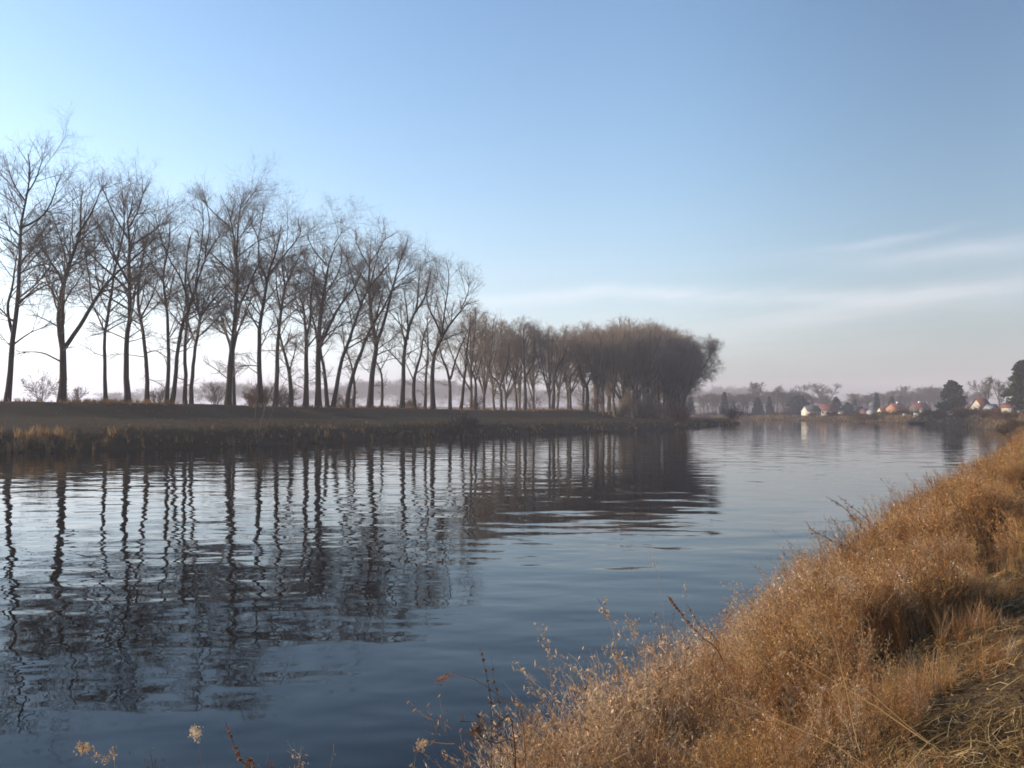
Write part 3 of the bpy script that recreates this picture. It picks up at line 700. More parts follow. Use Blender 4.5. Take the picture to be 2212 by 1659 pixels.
# ------------------------------------------------------------------ garden huts
def hut(label, px0, px1, ytop, ybase, d, wall, roof, form='side', depth=4.5, wallfrac=.55, yaw=0.0, chimney=None, cat='hut', name='garden_hut', windows=1, door=True):
    x = at((px0 + px1) / 2, d); W = (px1 - px0) * d / F
    zb = CAMZ - d * (ybase - HY) / F; zt = CAMZ - d * (ytop - HY) / F
    g = min(hz(x, d), hz(x - W / 2, d - depth / 2), hz(x + W / 2, d - depth / 2)); zb = min(zb, g + .9)
    H = zt - zb; hw = H * wallfrac; y0, y1 = -depth / 2, depth / 2; w2 = W / 2
    r = thing(name, label, cat, (x, d, zb), yaw, 'garden huts on the far bank')
    lowz = g - zb - .4
    o = .22
    if form == 'flat':
        m = MB(); m.box(-w2, w2, y0, y1, lowz, H - .18); m.build('wall', M[wall], r)
        m = MB(); m.box(-w2 - o, w2 + o, y0 - o, y1 + o, H - .177, H); rf = m.build('roof', M[roof], r)
        hw = H - .2
    elif form == 'side':      # ridge runs across the view
        V = [(-w2, y0, lowz), (w2, y0, lowz), (w2, y1, lowz), (-w2, y1, lowz), (-w2, y0, hw), (w2, y0, hw), (w2, y1, hw), (-w2, y1, hw), (-w2, 0, H - .1), (w2, 0, H - .1)]
        new_mesh('wall', V, [(0, 1, 5, 4), (2, 3, 7, 6), (1, 2, 6, 5), (3, 0, 4, 7)], M[wall], r, None, False, [(5, 6, 9), (7, 4, 8)])
        m = MB(); k = (H - hw) / (depth / 2); oz = hw - o * k
        for sg in (-1, 1):
            a, b = sg * (depth / 2 + o), 0
            v = [(-w2 - o, a, oz), (w2 + o, a, oz), (w2 + o, b, H), (-w2 - o, b, H)]
            v = v + [(p[0], p[1], p[2] + .14) for p in v]
            m.add(v, [(0, 1, 2, 3), (4, 7, 6, 5), (0, 4, 5, 1), (1, 5, 6, 2), (2, 6, 7, 3), (3, 7, 4, 0)])
        rf = m.build('roof', M[roof], r)
    else:                      # gable faces the camera
        V = [(-w2, y0, lowz), (w2, y0, lowz), (w2, y1, lowz), (-w2, y1, lowz), (-w2, y0, hw), (w2, y0, hw), (w2, y1, hw), (-w2, y1, hw), (0, y0, H - .1), (0, y1, H - .1)]
        new_mesh('wall', V, [(0, 1, 5, 4), (2, 3, 7, 6), (1, 2, 6, 5), (3, 0, 4, 7)], M[wall], r, None, False, [(4, 5, 8), (6, 7, 9)])
        m = MB(); k = (H - hw) / w2; oz = hw - o * k
        for sg in (-1, 1):
            a = sg * (w2 + o)
            v = [(a, y0 - o, oz), (a, y1 + o, oz), (0, y1 + o, H), (0, y0 - o, H)]
            v = v + [(p[0], p[1], p[2] + .14) for p in v]
            m.add(v, [(0, 1, 2, 3), (4, 7, 6, 5), (0, 4, 5, 1), (1, 5, 6, 2), (2, 6, 7, 3), (3, 7, 4, 0)])
        rf = m.build('roof', M[roof], r)
    ww = min(.9, W * .28)
    xs = np.linspace(-w2, w2, windows + (2 if door else 1) + 1)
    for i in range(windows):
        c = (xs[i] + xs[i + 1]) / 2 + .1 * W / (windows + 1); zc = hw * .58
        m = MB(); m.box(c - ww / 2, c + ww / 2, y0 - .06, y0 - .003, zc - .4, zc + .4); f = m.build('window', M['paint_white'], r)
        m = MB(); m.box(c - ww / 2 + .08, c + ww / 2 - .08, y0 - .075, y0 - .063, zc - .32, zc + .32); m.build('pane', M['glass'], f)
    if door:
        c = w2 * .55; m = MB(); m.box(c - .4, c + .4, y0 - .05, y0 - .003, min(0, lowz + .4), min(hw * .9, 1.95)); m.build('door', M['door'], r)
    if chimney:
        m = MB(); cx = chimney * w2; m.box(cx - .3, cx + .3, .25, .8, H - .6, H + .75); m.build('chimney', M['paint_white'], rf)
    return r
hut('white hut with a plain grey roof, nearest to the spit across the water', 1736, 1768, 877, 899, 398, 'wall_white', 'roof_grey', 'side', 5, .5, .25)
hut('long low hut with a faded red roof and white wall', 1768, 1808, 874, 897, 404, 'wall_white', 'roof_rust', 'side', 5, .45, -.1, windows=2)
hut('tiny cream shed alone beside the low evergreen', 1812, 1822, 886, 898, 392, 'wall_cream', 'roof_grey', 'gable', 2.2, .7, windows=0)
hut('flat-roofed hut with a pale blue roof edge', 1837, 1860, 877, 890, 420, 'wall_dark', 'roof_pale', 'flat', 4)
hut('small cream and white hut below the narrow pointed fir', 1876, 1890, 885, 901, 372, 'wall_cream', 'roof_pale', 'gable', 3, .62, .3)
hut('hut with a glowing orange gable and dark red roof', 1918, 1952, 872, 893, 380, 'wall_orange', 'roof_red', 'side', 5, .48, .55, .5)
hut('low teal shed in front of the orange-gabled hut', 1931, 1948, 889, 899, 350, 'wall_teal', 'wall_teal', 'flat', 2.5, door=False)
hut('dark-walled hut with a red roof and white chimney', 1968, 2003, 871, 894, 366, 'wall_dark', 'roof_red', 'side', 5, .45, .3, .15)
hut('narrow tall beige hut before the white-chimneyed red roof', 1991, 2004, 880, 899, 330, 'wall_cream', 'roof_grey', 'gable', 3, .7, .2)
hut('white hut with a sharp little gable beside the cedar', 2019, 2032, 878, 897, 322, 'wall_white', 'roof_grey', 'gable', 3, .55, .3)
hut('small white hut under the cedar', 2049, 2059, 888, 899, 240, 'wall_white', 'roof_grey', 'gable', 1.8, .68, .2, windows=0)
hut('hut with a steep rust-red roof over a white front', 2104, 2133, 862, 893, 222, 'wall_white', 'roof_rust', 'side', 3.6, .38, .45)
hut('white gabled hut with a pale roof next to the steep red roof', 2132, 2150, 874, 892, 214, 'wall_white', 'roof_pale', 'gable', 2.6, .5, .2)
hut('tall white hut below the pine at the picture edge', 2171, 2187, 872, 898, 186, 'wall_white', 'roof_rust', 'gable', 2.4, .75, .25)
hut('low white shed beyond the tall white hut, at the picture edge', 2195, 2205, 885, 896, 188, 'wall_white', 'roof_pale', 'flat', 1.6, windows=0)

hut('low brown hut among the bare trees before the round dark evergreen', 1692, 1706, 883, 897, 415, 'wall_dark', 'roof_rust', 'side', 4, .5, .2)
hut('pale grey hut half hidden behind the small cream and white one', 1862, 1874, 883, 897, 400, 'wall_grey', 'roof_red', 'gable', 3.5, .55, .2)
hut('cream hut with a dull red roof before the orange-gabled hut', 1899, 1912, 881, 896, 395, 'wall_cream', 'roof_red', 'side', 4, .5, .1)
hut('small rust-roofed hut between the orange gable and the white chimney', 1954, 1966, 879, 894, 385, 'wall_white', 'roof_rust', 'gable', 3.5, .55, -.1)
hut('grey hut with a dark roof just right of the cedar', 2084, 2099, 879, 894, 285, 'wall_grey', 'roof_red', 'side', 3, .5, .2)
def boat(label, px, d, L, mt):
    x = at(px, d); m = MB(); K = 9
    t = np.linspace(-1, 1, K); hw = (1 - np.abs(t) ** 2.6) * .65 + .02
    ring = []
    for i in range(K):
        sheer = .5 + .22 * t[i] ** 2
        ring += [(t[i] * L / 2, -hw[i], sheer), (t[i] * L / 2 * .92, -hw[i] * .6, 0), (t[i] * L / 2 * .92, hw[i] * .6, 0), (t[i] * L / 2, hw[i], sheer), (t[i] * L / 2 * .97, hw[i] * .85, sheer - .02), (t[i] * L / 2 * .9, hw[i] * .5, .1), (t[i] * L / 2 * .9, -hw[i] * .5, .1), (t[i] * L / 2 * .97, -hw[i] * .85, sheer - .02)]
    Q = []
    for i in range(K - 1):
        for j in range(8): a = i * 8 + j; b = i * 8 + (j + 1) % 8; Q.append((a, b, b + 8, a + 8))
    r = thing('rowing_boat', label, 'boat', (x, d, -.08), .1)
    new_mesh('hull', ring, Q, M[mt], r)
    for xx in (-.18, .22): b = MB(); b.box(xx * L - .12, xx * L + .12, -.5, .5, .34, .38); b.build('seat', M['door'], r)
boat('dark rowing boat moored at the far bank before the red roofs', 1981, 243, 4.6, 'boat')
def low_fence(label, px0, px1, d, zo):
    xa, xb = at(px0, d), at(px1, d); z = hz((xa + xb) / 2, d); r = thing('garden_fence', label, 'fence', (xa, d, z + zo), 0, 'white fence pieces on the far bank')
    n = max(2, int((xb - xa) / 1.2)); m = MB()
    for i in range(n + 1):
        p = MB(); c = (xb - xa) * i / n; p.box(c - .05, c + .05, -.05, .05, -.6, .75); p.build('post', M['paint_white'], r)
    m.box(0, xb - xa, -.085, -.053, .3, .48); m.box(0, xb - xa, -.085, -.053, .52, .7); m.build('rails', M['paint_white'], r)
low_fence('short white fence piece above the dark boat', 1974, 1988, 262, 0)
low_fence('white fence piece, shortest of three along the far bank', 1950, 1957, 275, 0)
low_fence('long white fence piece leading to the small hut under the cedar', 1998, 2030, 258, 0)

# shrubs along the far bank
rng = np.random.default_rng(88)
SB = 'brown shrubs along the far bank'
sp = []
for k in range(4): sp.append(shrub_data(np.random.default_rng(600 + k), 3.2, 2.4, 26, 3.2, (5, 70)))
sroot = [None] * 4
ri = RB[(RB[:, 1] > 96)]
cnt = 0
for i in range(120):
    k = rng.integers(0, len(ri) - 1); f = rng.random(); p = ri[k] * (1 - f) + ri[k + 1] * f
    t = ri[k + 1] - ri[k]; n = np.array([t[1], -t[0]]) / np.linalg.norm(t)
    p = p + n * rng.uniform(.6, 9)
    px = CX + F * p[0] / p[1]
    if not (1500 < px < 2225) or p[0] < -5: continue
    if p[1] < 135 and rng.random() < .4: continue
    s = rng.uniform(.45, 1.0) * (1.0 if p[1] > 200 else .75); q = i % 4; loc = (p[0], p[1], hz(p[0], p[1]) - .1)
    red = False
    lab = 'dull brown shrub among those lining the far water edge'
    if sroot[q] is None:
        r = thing('bank_shrub', lab, 'shrub', loc, 0, SB); r.scale = (s * 1.3, s * 1.3, s)
        new_mesh('stems', *sp[q][0], M['twig_brown'], r); new_mesh('twigs', *sp[q][1], M['twig_rust' if q == 1 else 'twig_brown'], r)
        sroot[q] = r
    else: copy_thing(sroot[q], loc, rng.uniform(0, 6), (s * 1.3, s * 1.3, s), lab, SB)
    cnt += 1

# distant woods behind the left levee, too far to count
def distant_wood():
    rng = np.random.default_rng(5); V = []; Q = []; n = 0
    for i in range(380):
        az = rng.uniform(-34, 14); d = rng.uniform(950, 1350)
        a = math.radians(az); x, y = d * math.sin(a), d * math.cos(a)
        s = (rng.uniform(.3, .55) + .75 * float(vnoise(az / 4., 0., 3)) ** 1.5) * (d / 700) * (.45 if az < -22.5 else 1)
        v, q = fprot[i % 4][1]
        sub = rng.random(len(q)) < .35
        q = q[sub]; uq, inv = np.unique(q.ravel(), return_inverse=True)
        c, sn = math.cos(i), math.sin(i)
        vv = v[uq] * np.array([s * 1.8, s * 1.8, s]); vv = np.stack([vv[:, 0] * c - vv[:, 1] * sn, vv[:, 0] * sn + vv[:, 1] * c, vv[:, 2]], 1)
        V.append(vv + np.array([x, y, hz(x, y) - 5])); Q.append(inv.reshape(-1, 4) + n); n += len(uq)
    o = new_mesh('distant_wood', np.vstack(V), np.vstack(Q), M['twig_far'])
    tag(o, 'faint blue wood on the horizon behind the poplar row', 'wood', None, 'stuff')
distant_wood()

# ------------------------------------------------------------------ grasses
PAL = np.array([(.42, .235, .105), (.33, .16, .065), (.48, .325, .19), (.2, .095, .042), (.42, .255, .105), (.53, .40, .28)])
def tuft_tpl(rng, h, nb=16, w=.004, spread=.5, K=4):
    a = rng.random(nb) * 6.28; P = np.zeros((nb, K, 3)); b = rng.normal(size=(nb, 2)) * .05 * h / .6
    L = h * (.55 + .5 * rng.random(nb)); sp = spread * (.2 + rng.random(nb))
    t = np.linspace(0, 1, K)
    for k in range(K):
        P[:, k, 0] = b[:, 0] + np.cos(a) * sp * L * t[k] ** 1.7; P[:, k, 1] = b[:, 1] + np.sin(a) * sp * L * t[k] ** 1.7
        P[:, k, 2] = L * t[k] * (1 - .35 * sp * t[k])
    W = np.linspace(1, .25, K)[None] * w * (.7 + .6 * rng.random((nb, 1)))
    S = nrm(np.stack([-np.sin(a), np.cos(a), rng.normal(size=nb) * .3], 1))
    v, q = ribbons(P, W, S)
    return v, q, np.repeat(.75 + .5 * rng.random(nb), K * 2)

def weed_tpl(rng, h, ns=7, nb=10, fl=6, fs=.011, w=.0022, spread=.5):
    """bushy dead weed: arching stems, side sprays and small dry husks"""
    K = 6; a = rng.random(ns) * 6.28; b = rng.normal(size=(ns, 2)) * .05
    L = h * (.6 + .45 * rng.random(ns)); sp = spread * (.1 + rng.random(ns))
    P = np.zeros((ns, K, 3)); t = np.linspace(0, 1, K)
    for k in range(K):
        P[:, k, 0] = b[:, 0] + np.cos(a) * sp * L * t[k] ** 1.5 * .8; P[:, k, 1] = b[:, 1] + np.sin(a) * sp * L * t[k] ** 1.5 * .8
        P[:, k, 2] = L * (t[k] - .22 * sp * t[k] ** 2)
    P[:, 1:] += rng.normal(size=(ns, K - 1, 3)) * .012 * h
    R = np.repeat(np.linspace(1, .4, K)[None] * w, ns, 0)
    B, BR, BL = children(rng, P, R, ns * nb, .3, 1, (22, 58), lambda p, tt: h * (.26 - .14 * tt), 4, .25, .14, .7, w * .6)
    mb = MB(); S = nrm(rng.normal(size=(ns, 3)) * np.array([1, 1, .1])); v, q = ribbons(P, R * 1.3, S); mb.add(v, q, np.ones(3) * .8)
    S = nrm(rng.normal(size=(len(B), 3))); v, q = ribbons(B, BR * 1.3, S); mb.add(v, q, np.ones(3) * .9)
    n = len(B) * fl; pi = rng.integers(0, len(B), n); u = rng.random(n) ** .6 * 2.99; i0 = u.astype(int); f = (u - i0)[:, None]
    C = B[pi, i0] * (1 - f) + B[pi, i0 + 1] * f + rng.normal(size=(n, 3)) * fs * .9
    v, q = flakes(rng, C, fs * (.5 + rng.random(n)), .9, .16); mb.add(v, q, np.repeat(.55 + .95 * rng.random(n) ** 1.5, 4)[:, None] * np.array([1, 1, 1.06]))
    return np.vstack(mb.V), np.vstack(mb.Q), np.vstack(mb.C)[:, 0]

def scatter(name, label, cat, groups, mt, kind='stuff'):
    """groups: list of (templates, xyz (n,3), scale (n,), tint (n,3), lean (n,2)); all baked in one mesh"""
    V = []; Q = []; C = []; n0 = 0
    for tpls, pos, sc, tint, lean in groups:
        rng = np.random.default_rng(len(pos)); ti = rng.integers(0, len(tpls), len(pos))
        for k, (v, q, c) in enumerate(tpls):
            m = np.where(ti == k)[0]
            if not len(m): continue
            a = rng.random(len(m)) * 6.283; ca, sa = np.cos(a)[:, None], np.sin(a)[:, None]; s = sc[m][:, None]
            X = (v[None, :, 0] * ca - v[None, :, 1] * sa) * s; Y = (v[None, :, 0] * sa + v[None, :, 1] * ca) * s; Z = v[None, :, 2] * s
            X = X + lean[m][:, :1] * Z; Y = Y + lean[m][:, 1:] * Z; Z = Z * (1 - .3 * (np.abs(lean[m]).sum(1))[:, None])
            P = np.stack([X + pos[m, :1], Y + pos[m, 1:2], Z + pos[m, 2:3]], -1)
            V.append(P.reshape(-1, 3).astype(np.float32)); Q.append((q[None] + (np.arange(len(m)) * len(v))[:, None, None] + n0).reshape(-1, 4)); n0 += len(m) * len(v)
            C.append((tint[m][:, None, :] * c[None, :, None]).reshape(-1, 3).astype(np.float32))
    o = new_mesh(name, np.vstack(V), np.vstack(Q), M[mt], None, np.vstack(C))
    tag(o, label, cat, None, kind); return o

def bank_points(rng, pl, y0, y1, n, s0, s1, side, dens=None):
    """random points along a bank line at distance s from the water"""
    seg = np.diff(pl, axis=0); L = np.linalg.norm(seg, axis=1)
    mid = (pl[:-1] + pl[1:]) / 2; L = np.where((mid[:, 1] > y0) & (mid[:, 1] < y1), L, 0)
    if dens is not None: L = L * dens(np.hypot(mid[:, 0], mid[:, 1]))
    k = rng.choice(len(L), n, p=L / L.sum()); f = rng.random((n, 1)); p = pl[k] * (1 - f) + pl[k + 1] * f
    t = nrm(seg[k]); nn = np.stack([t[:, 1], -t[:, 0]], 1) * side
    s = s0 + (s1 - s0) * rng.random(n)
    return p + nn * s[:, None], s, nn

def pick(rng, n, w):
    return PAL[rng.choice(len(PAL), n, p=np.array(w) / sum(w))] * (.8 + .4 * rng.random((n, 1)))

rng = np.random.default_rng(9)
weeds_near = [weed_tpl(np.random.default_rng(700 + k), .95, 9, 10, 5, .012) for k in range(8)]
weeds_mid = [weed_tpl(np.random.default_rng(720 + k), .95, 7, 8, 4, .017, .004) for k in range(6)]
weeds_far = [weed_tpl(np.random.default_rng(740 + k), .95, 6, 5, 3, .035, .010) for k in range(5)]
tufts = [tuft_tpl(np.random.default_rng(760 + k), .6, 18, .0032, .55) for k in range(6)]
tufts_far = [tuft_tpl(np.random.default_rng(780 + k), .75, 16, .016, .5, 3) for k in range(5)]

def clump(p, sc, seed): return fbm(p[:, 0] / sc, p[:, 1] / sc, seed)
groups = []
def strip(tpl, y0, y1, n, s0, s1, smin, smax, w, leanw=.22, thr=.40, csc=1.1, wfun=None):
    p, s, nn = bank_points(rng, RB, y0, y1, n, s0, s1, 1)
    c = clump(p, csc, 51); k = c > thr + .12 * rng.normal(size=n)
    k &= s < s0 + (s1 - s0) * (.35 + 1.25 * fbm(p[:, 0] / (csc * 1.3), p[:, 1] / (csc * 1.3), 57))
    p, s, nn, c = p[k], s[k], nn[k], c[k]
    z = height(p[:, 0], p[:, 1])
    sc = smin + (smax - smin) * np.clip(1.5 * (c - .25), 0, 1) * (.7 + .5 * rng.random(len(p)))
    sc *= np.interp(s, [s0, s0 + .5, s1 - .8, s1], [.9, 1, .9, .55])
    lean = -nn * leanw * rng.random((len(p), 1)) + rng.normal(size=(len(p), 2)) * .1
    pale = np.clip(1 - s / 1.3, 0, 1)[:, None] * (p[:, 1:2] < 16) * .6
    tint = pick(rng, len(p), w); tint = tint * (1 - .55 * pale) + np.array([.54, .4, .27]) * .55 * pale
    groups.append((tpl, np.stack([p[:, 0], p[:, 1], z - .03], 1), sc, tint, lean))
strip(weeds_near, 1.0, 6.5, 1800, .15, 2.6, .4, .95, (4, 4, 3, 3, 4, 2), thr=.48, csc=.8)
strip(weeds_near, 6.5, 13, 2700, .15, 2.5, .5, 1.25, (4, 4, 3, 3, 4, 2), thr=.49, csc=1.1)
strip(weeds_near, 4.5, 14, 420, .05, .9, 1.0, 1.5, (2, 1, 4, 1, 1, 4), thr=.36, csc=.8, leanw=.25)
strip(weeds_mid, 13, 30, 2900, .15, 3.2, .5, 1.35, (5, 4, 1, 2, 6, 1), csc=1.8, thr=.46)
strip(weeds_far, 30, 116, 4200, .1, 4.0, .5, 1.35, (5, 5, 1, 2, 6, 1), csc=4.0, thr=.42)
strip(tufts, 1.0, 24, 4800, .3, 2.9, .35, 1.0, (4, 4, 2, 4, 3, 1), .15, .42, .8)
strip(tufts, 2.0, 30, 3600, 1.6, 9.0, .05, .22, (2, 4, 1, 6, 1, 1), .25, .46, .5)
def stem_tpl(rng, h=1.1):
    K = 7; t = np.linspace(0, 1, K); a = rng.random() * 6.28; b = rng.uniform(.08, .35) * h
    P = np.stack([np.cos(a) * b * t ** 2, np.sin(a) * b * t ** 2, h * (t - .12 * t ** 3)], 1)[None]
    P[:, 1:] += rng.normal(size=(1, K - 1, 3)) * .008; R = np.linspace(.0028, .0012, K)[None]
    mb = MB(); v, q = tubes(P, R, 3); mb.add(v, q, np.ones(3) * .8)
    B, BR, BL = children(rng, P, R, 13, .45, 1, (18, 45), lambda p, t: .16 * (1.35 - t), 4, .2, .14, .7, .0008)
    v, q = ribbons(B, BR * 1.4, nrm(rng.normal(size=(len(B), 3)))); mb.add(v, q, np.ones(3) * .85)
    n = 46; pi = rng.integers(0, 13, n); C = B[pi, rng.integers(1, 4, n)] + rng.normal(size=(n, 3)) * .008
    v, q = flakes(rng, C, .008 * (.5 + rng.random(n)), .7, .2); mb.add(v, q, np.repeat(.7 + .7 * rng.random(n), 4)[:, None] * np.ones(3))
    return np.vstack(mb.V), np.vstack(mb.Q), np.vstack(mb.C)[:, 0]
stems_t = [stem_tpl(np.random.default_rng(800 + k)) for k in range(10)]
strip(stems_t, 3.5, 12, 420, .1, 2.2, .75, 1.2, (2, 5, 1, 5, 1, 1), .35, .34, .9)
strip(stems_t, 12, 32, 520, .1, 2.4, .95, 1.6, (2, 5, 1, 5, 1, 1), .35, .36, 1.6)
strip(stems_t, 32, 60, 160, .1, 2.4, 1.1, 1.8, (2, 5, 1, 5, 1, 1), .35, .36, 1.6)
scatter('dry_weeds', 'thick golden-brown dry weeds and grass along the near bank', 'dry weeds', groups, 'dry')

# trodden straw on the path
def straw():
    rng = np.random.default_rng(12); n = 110000
    d = 3.6 * (34 / 3.6) ** (rng.random(n) ** .9); px = rng.uniform(900, 2500, n)
    x = d * (px - CX) / F; y = d
    dr, _ = seg_dist(x, y, RB); k = (~in_water(x, y)) & (dr > .9) & (fbm(x / .5, y / .5, 61) > .40 + .1 * rng.normal(size=n))
    x, y, d = x[k], y[k], d[k]; n = len(x); K = 3
    a = rng.normal(size=n) * 1.3 + .45; L = rng.uniform(.03, .15, n) * (.8 + d / 25); up = np.abs(rng.normal(size=n)) * .12
    P = np.zeros((n, K, 3))
    for j, t in enumerate((-.5, 0, .5)):
        P[:, j, 0] = x + np.cos(a) * L * t + rng.normal(size=n) * L * .02; P[:, j, 1] = y + np.sin(a) * L * t + rng.normal(size=n) * L * .02
        P[:, j, 2] = height(P[:, j, 0], P[:, j, 1]) + .012 + up * L * (t + .5) + .02 * rng.random(n)
    S = nrm(np.stack([-np.sin(a), np.cos(a), rng.normal(size=n) * .5], 1))
    W = np.repeat((rng.uniform(.0008, .0024, n) * (.8 + d / 12))[:, None], K, 1) * np.array([[1, 1, .5]])
    v, q = ribbons(P, W, S)
    pal = np.array([(.33, .215, .095), (.25, .155, .065), (.17, .10, .045), (.42, .31, .17), (.11, .066, .03)])
    c = np.repeat(pal[rng.integers(0, 5, n)] * (.7 + .5 * rng.random((n, 1))), K * 2, 0)
    o = new_mesh('straw_litter', v, q, M['straw'], None, c); tag(o, 'trodden straw and dead blades matted over the bank path', 'straw', None, 'stuff')
straw()

def leaf_litter():
    rng = np.random.default_rng(14); n = 2600
    d = 3.8 * (16 / 3.8) ** rng.random(n); x = d * (rng.uniform(1250, 2400, n) - CX) / F; y = d
    dr, _ = seg_dist(x, y, RB); k = (~in_water(x, y)) & (dr > 1.2); x, y = x[k], y[k]; n = len(x)
    C = np.stack([x, y, height(x, y) + .02], 1); U = nrm(np.stack([rng.normal(size=n), rng.normal(size=n), rng.normal(size=n) * .25], 1)); W = nrm(np.cross(U, np.array([0, 0, 1]) + rng.normal(size=(n, 3)) * .3))
    l = rng.uniform(.008, .024, n)[:, None]
    V = np.stack([C - U * l, C + W * l * .5, C + U * l, C - W * l * .5], 1).reshape(-1, 3)
    pal = np.array([(.3, .2, .12), (.16, .09, .05), (.42, .34, .25), (.09, .1, .035), (.22, .14, .07)])
    o = new_mesh('leaf_litter', V, np.arange(4 * n).reshape(-1, 4), M['straw'], None, np.repeat(pal[rng.integers(0, 5, n)], 4, 0)); tag(o, 'small dead leaves strewn over the bank path', 'leaf litter', None, 'stuff')
leaf_litter()

# dry growth on the opposite bank and the levee
rng = np.random.default_rng(19)
groups = []
def lstrip(n, y0, y1, s0, s1, smin, smax, pal, thr, csc, seed, sq=1):
    p, s, nn = bank_points(rng, LB[LTIP - 6:], y0, y1, n, s0, s1, 1)
    c = clump(p, csc, seed); k = c > thr + .05 * rng.normal(size=n); p = p[k]; c = c[k]
    z = height(p[:, 0], p[:, 1]); m = len(p)
    pal = np.array(pal); t = pal[rng.integers(0, len(pal), m)] * (.7 + .6 * rng.random((m, 1)))
    groups.append((tufts_far, np.stack([p[:, 0], p[:, 1], z - .05], 1), smin + (smax - smin) * rng.random(m), t, rng.normal(size=(m, 2)) * .15))
OR = [(.36, .2, .08), (.42, .27, .12), (.26, .15, .07), (.3, .22, .12)]
DK = [(.07, .055, .03), (.1, .075, .04), (.05, .045, .026), (.16, .11, .055)]
lstrip(4200, 60, 262, .0, 1.4, .3, .85, OR + DK + DK, .55, 3.2, 71)
lstrip(1500, 40, 86, .0, 2.2, .8, 1.6, OR, .5, 4, 76)
lstrip(900, 60, 262, .0, 1.3, .8, 1.5, OR + DK, .6, 2.5, 78)
lstrip(3600, 40, 262, .2, 4.2, .4, .9, DK, .40, 3, 72)
lstrip(1800, 60, 262, 2.6, 5.5, .25, .75, OR + DK + DK, .60, 2.6, 73)
lstrip(3400, 60, 240, 19, 28, .4, 1.1, [(.2, .11, .05), (.14, .085, .04), (.26, .15, .07)], .45, 5, 74)
lstrip(7500, 60, 240, 4, 19, .12, .4, DK + [(.13, .105, .05), (.2, .14, .07)], .42, 3, 75)
scatter('bank_grass', 'tawny and dark dry grass tufts on the opposite bank and levee', 'dry grass', groups, 'dry')

# low dry growth on the far bank
groups = []
p, s, nn = bank_points(rng, RB, 100, 425, 7000, 0, 5, 1); z = height(p[:, 0], p[:, 1])
k = clump(p, 6, 81) > .38; p, z = p[k], z[k]
t = np.array([(.3, .18, .09), (.36, .25, .13), (.2, .13, .075), (.16, .12, .06)])[rng.integers(0, 4, len(p))] * (.7 + .6 * rng.random((len(p), 1)))
groups.append((tufts_far, np.stack([p[:, 0], p[:, 1], z - .05], 1), .5 + .7 * rng.random(len(p)), t, rng.normal(size=(len(p), 2)) * .15))
scatter('far_bank_grass', 'tawny dry grass fringe along the far shore below the huts', 'dry grass', groups, 'dry')

# ------------------------------------------------------------------ single stalks that stand out
def ppt(px, py, d): return np.array([d * (px - CX) / F, d, CAMZ - d * (py - HY) / F])
def stalk(name, label, pts, d, r, col, head, group, cat='weed', seed=0, hl=.3, hs=.012, nhead=60):
    """pts: picture points from the foot to the tip at depth d; the foot is carried down to the ground"""
    rng = np.random.default_rng(seed)
    P = [ppt(px, py, d + .12 * k * rng.normal()) for k, (px, py) in enumerate(pts)]
    f = P[0].copy(); g = hz(f[0], f[1]); g = max(g, -.3)
    foot = np.array([f[0] + (f[0] - P[1][0]) * .4, f[1], g])
    root = thing(name, label, cat, tuple(foot), 0, group)
    pts3 = np.array(([foot - [0, 0, .05], P[0]] if f[2] > g + .05 else [foot - [0, 0, .05]]) + P[1:]) - foot
    c, L = resample(pts3, 22)
    R = np.linspace(r, r * .35, 22)[None]
    v, q = tubes(c[None], R, 5); col = np.array(col)
    new_mesh('stem', v, q, M['dry'], root, np.repeat(col[None] * .8, len(v), 0))
    mb = MB()
    if head == 'plume':
        B, BR, BL = children(rng, c[None], R, 34, 1 - hl, .99, (12, 40), lambda p, t: np.full(len(p), .036), 4, -.35, .12, .6, r * .2, None, 1, .25)
        v, q = ribbons(B, BR, nrm(rng.normal(size=(len(B), 3)))); mb.add(v, q, np.repeat(col[None], len(v), 0))
        n = nhead * 6; pi = rng.integers(0, len(B), n); k = rng.integers(0, 4, n); C = B[pi, k] + rng.normal(size=(n, 3)) * .007
    elif head == 'spike':
        n = nhead * 4; t = (1 - hl) + hl * rng.random(n); k = (t * 21).astype(int); C = c[k] + rng.normal(size=(n, 3)) * hs * .8
    else:
        B, BR, BL = children(rng, c[None], R, 18, 1 - hl, .99, (20, 55), lambda p, t: .20 * (1.3 - t), 4, .35, .12, .6, r * .3)
        v, q = ribbons(B, BR * 1.2, nrm(rng.normal(size=(len(B), 3)))); mb.add(v, q, np.repeat(col[None] * .8, len(v), 0))
        n = nhead * 4; pi = rng.integers(0, len(B), n); k = rng.integers(1, 4, n); C = B[pi, k] + rng.normal(size=(n, 3)) * .010
    v, q = flakes(rng, C, hs * (.65 if head == 'plume' else 1) * (.5 + rng.random(n)), .3); mb.add(v, q, np.repeat(col[None] * (.8 + .6 * rng.random((n, 1))), 4, 0))
    mb.build('seed_head' if head == 'plume' else 'husks', M['dry'], root)  # seed head in loose flakes: fluff on plumes, dry husks on the others
TAN, PALE, DARK, RUST = (.42, .29, .17), (.42, .33, .23), (.12, .075, .05), (.22, .11, .06)
RG, WGp = 'reeds at the bottom edge', 'tall weeds along the water fringe'
stalk('reed', 'reed with a nodding tan plume bent over to the left', [(262, 1700), (240, 1640), (215, 1612), (175, 1605)], 4.3, .0035, TAN, 'plume', RG, 'reed', 1, .3, .009, 40)
stalk('reed', 'reed with two pale cottony tufts, one above the other', [(447, 1720), (444, 1650), (436, 1600), (426, 1562)], 4.4, .0022, PALE, 'plume', RG, 'reed', 2, .16, .008, 26)
stalk('dock_stalk', 'dark rust dock stalk slanting left above the bottom edge', [(548, 1720), (530, 1650), (510, 1600), (492, 1552)], 4.3, .0032, RUST, 'spike', RG, 'weed', 3, .5, .0055)
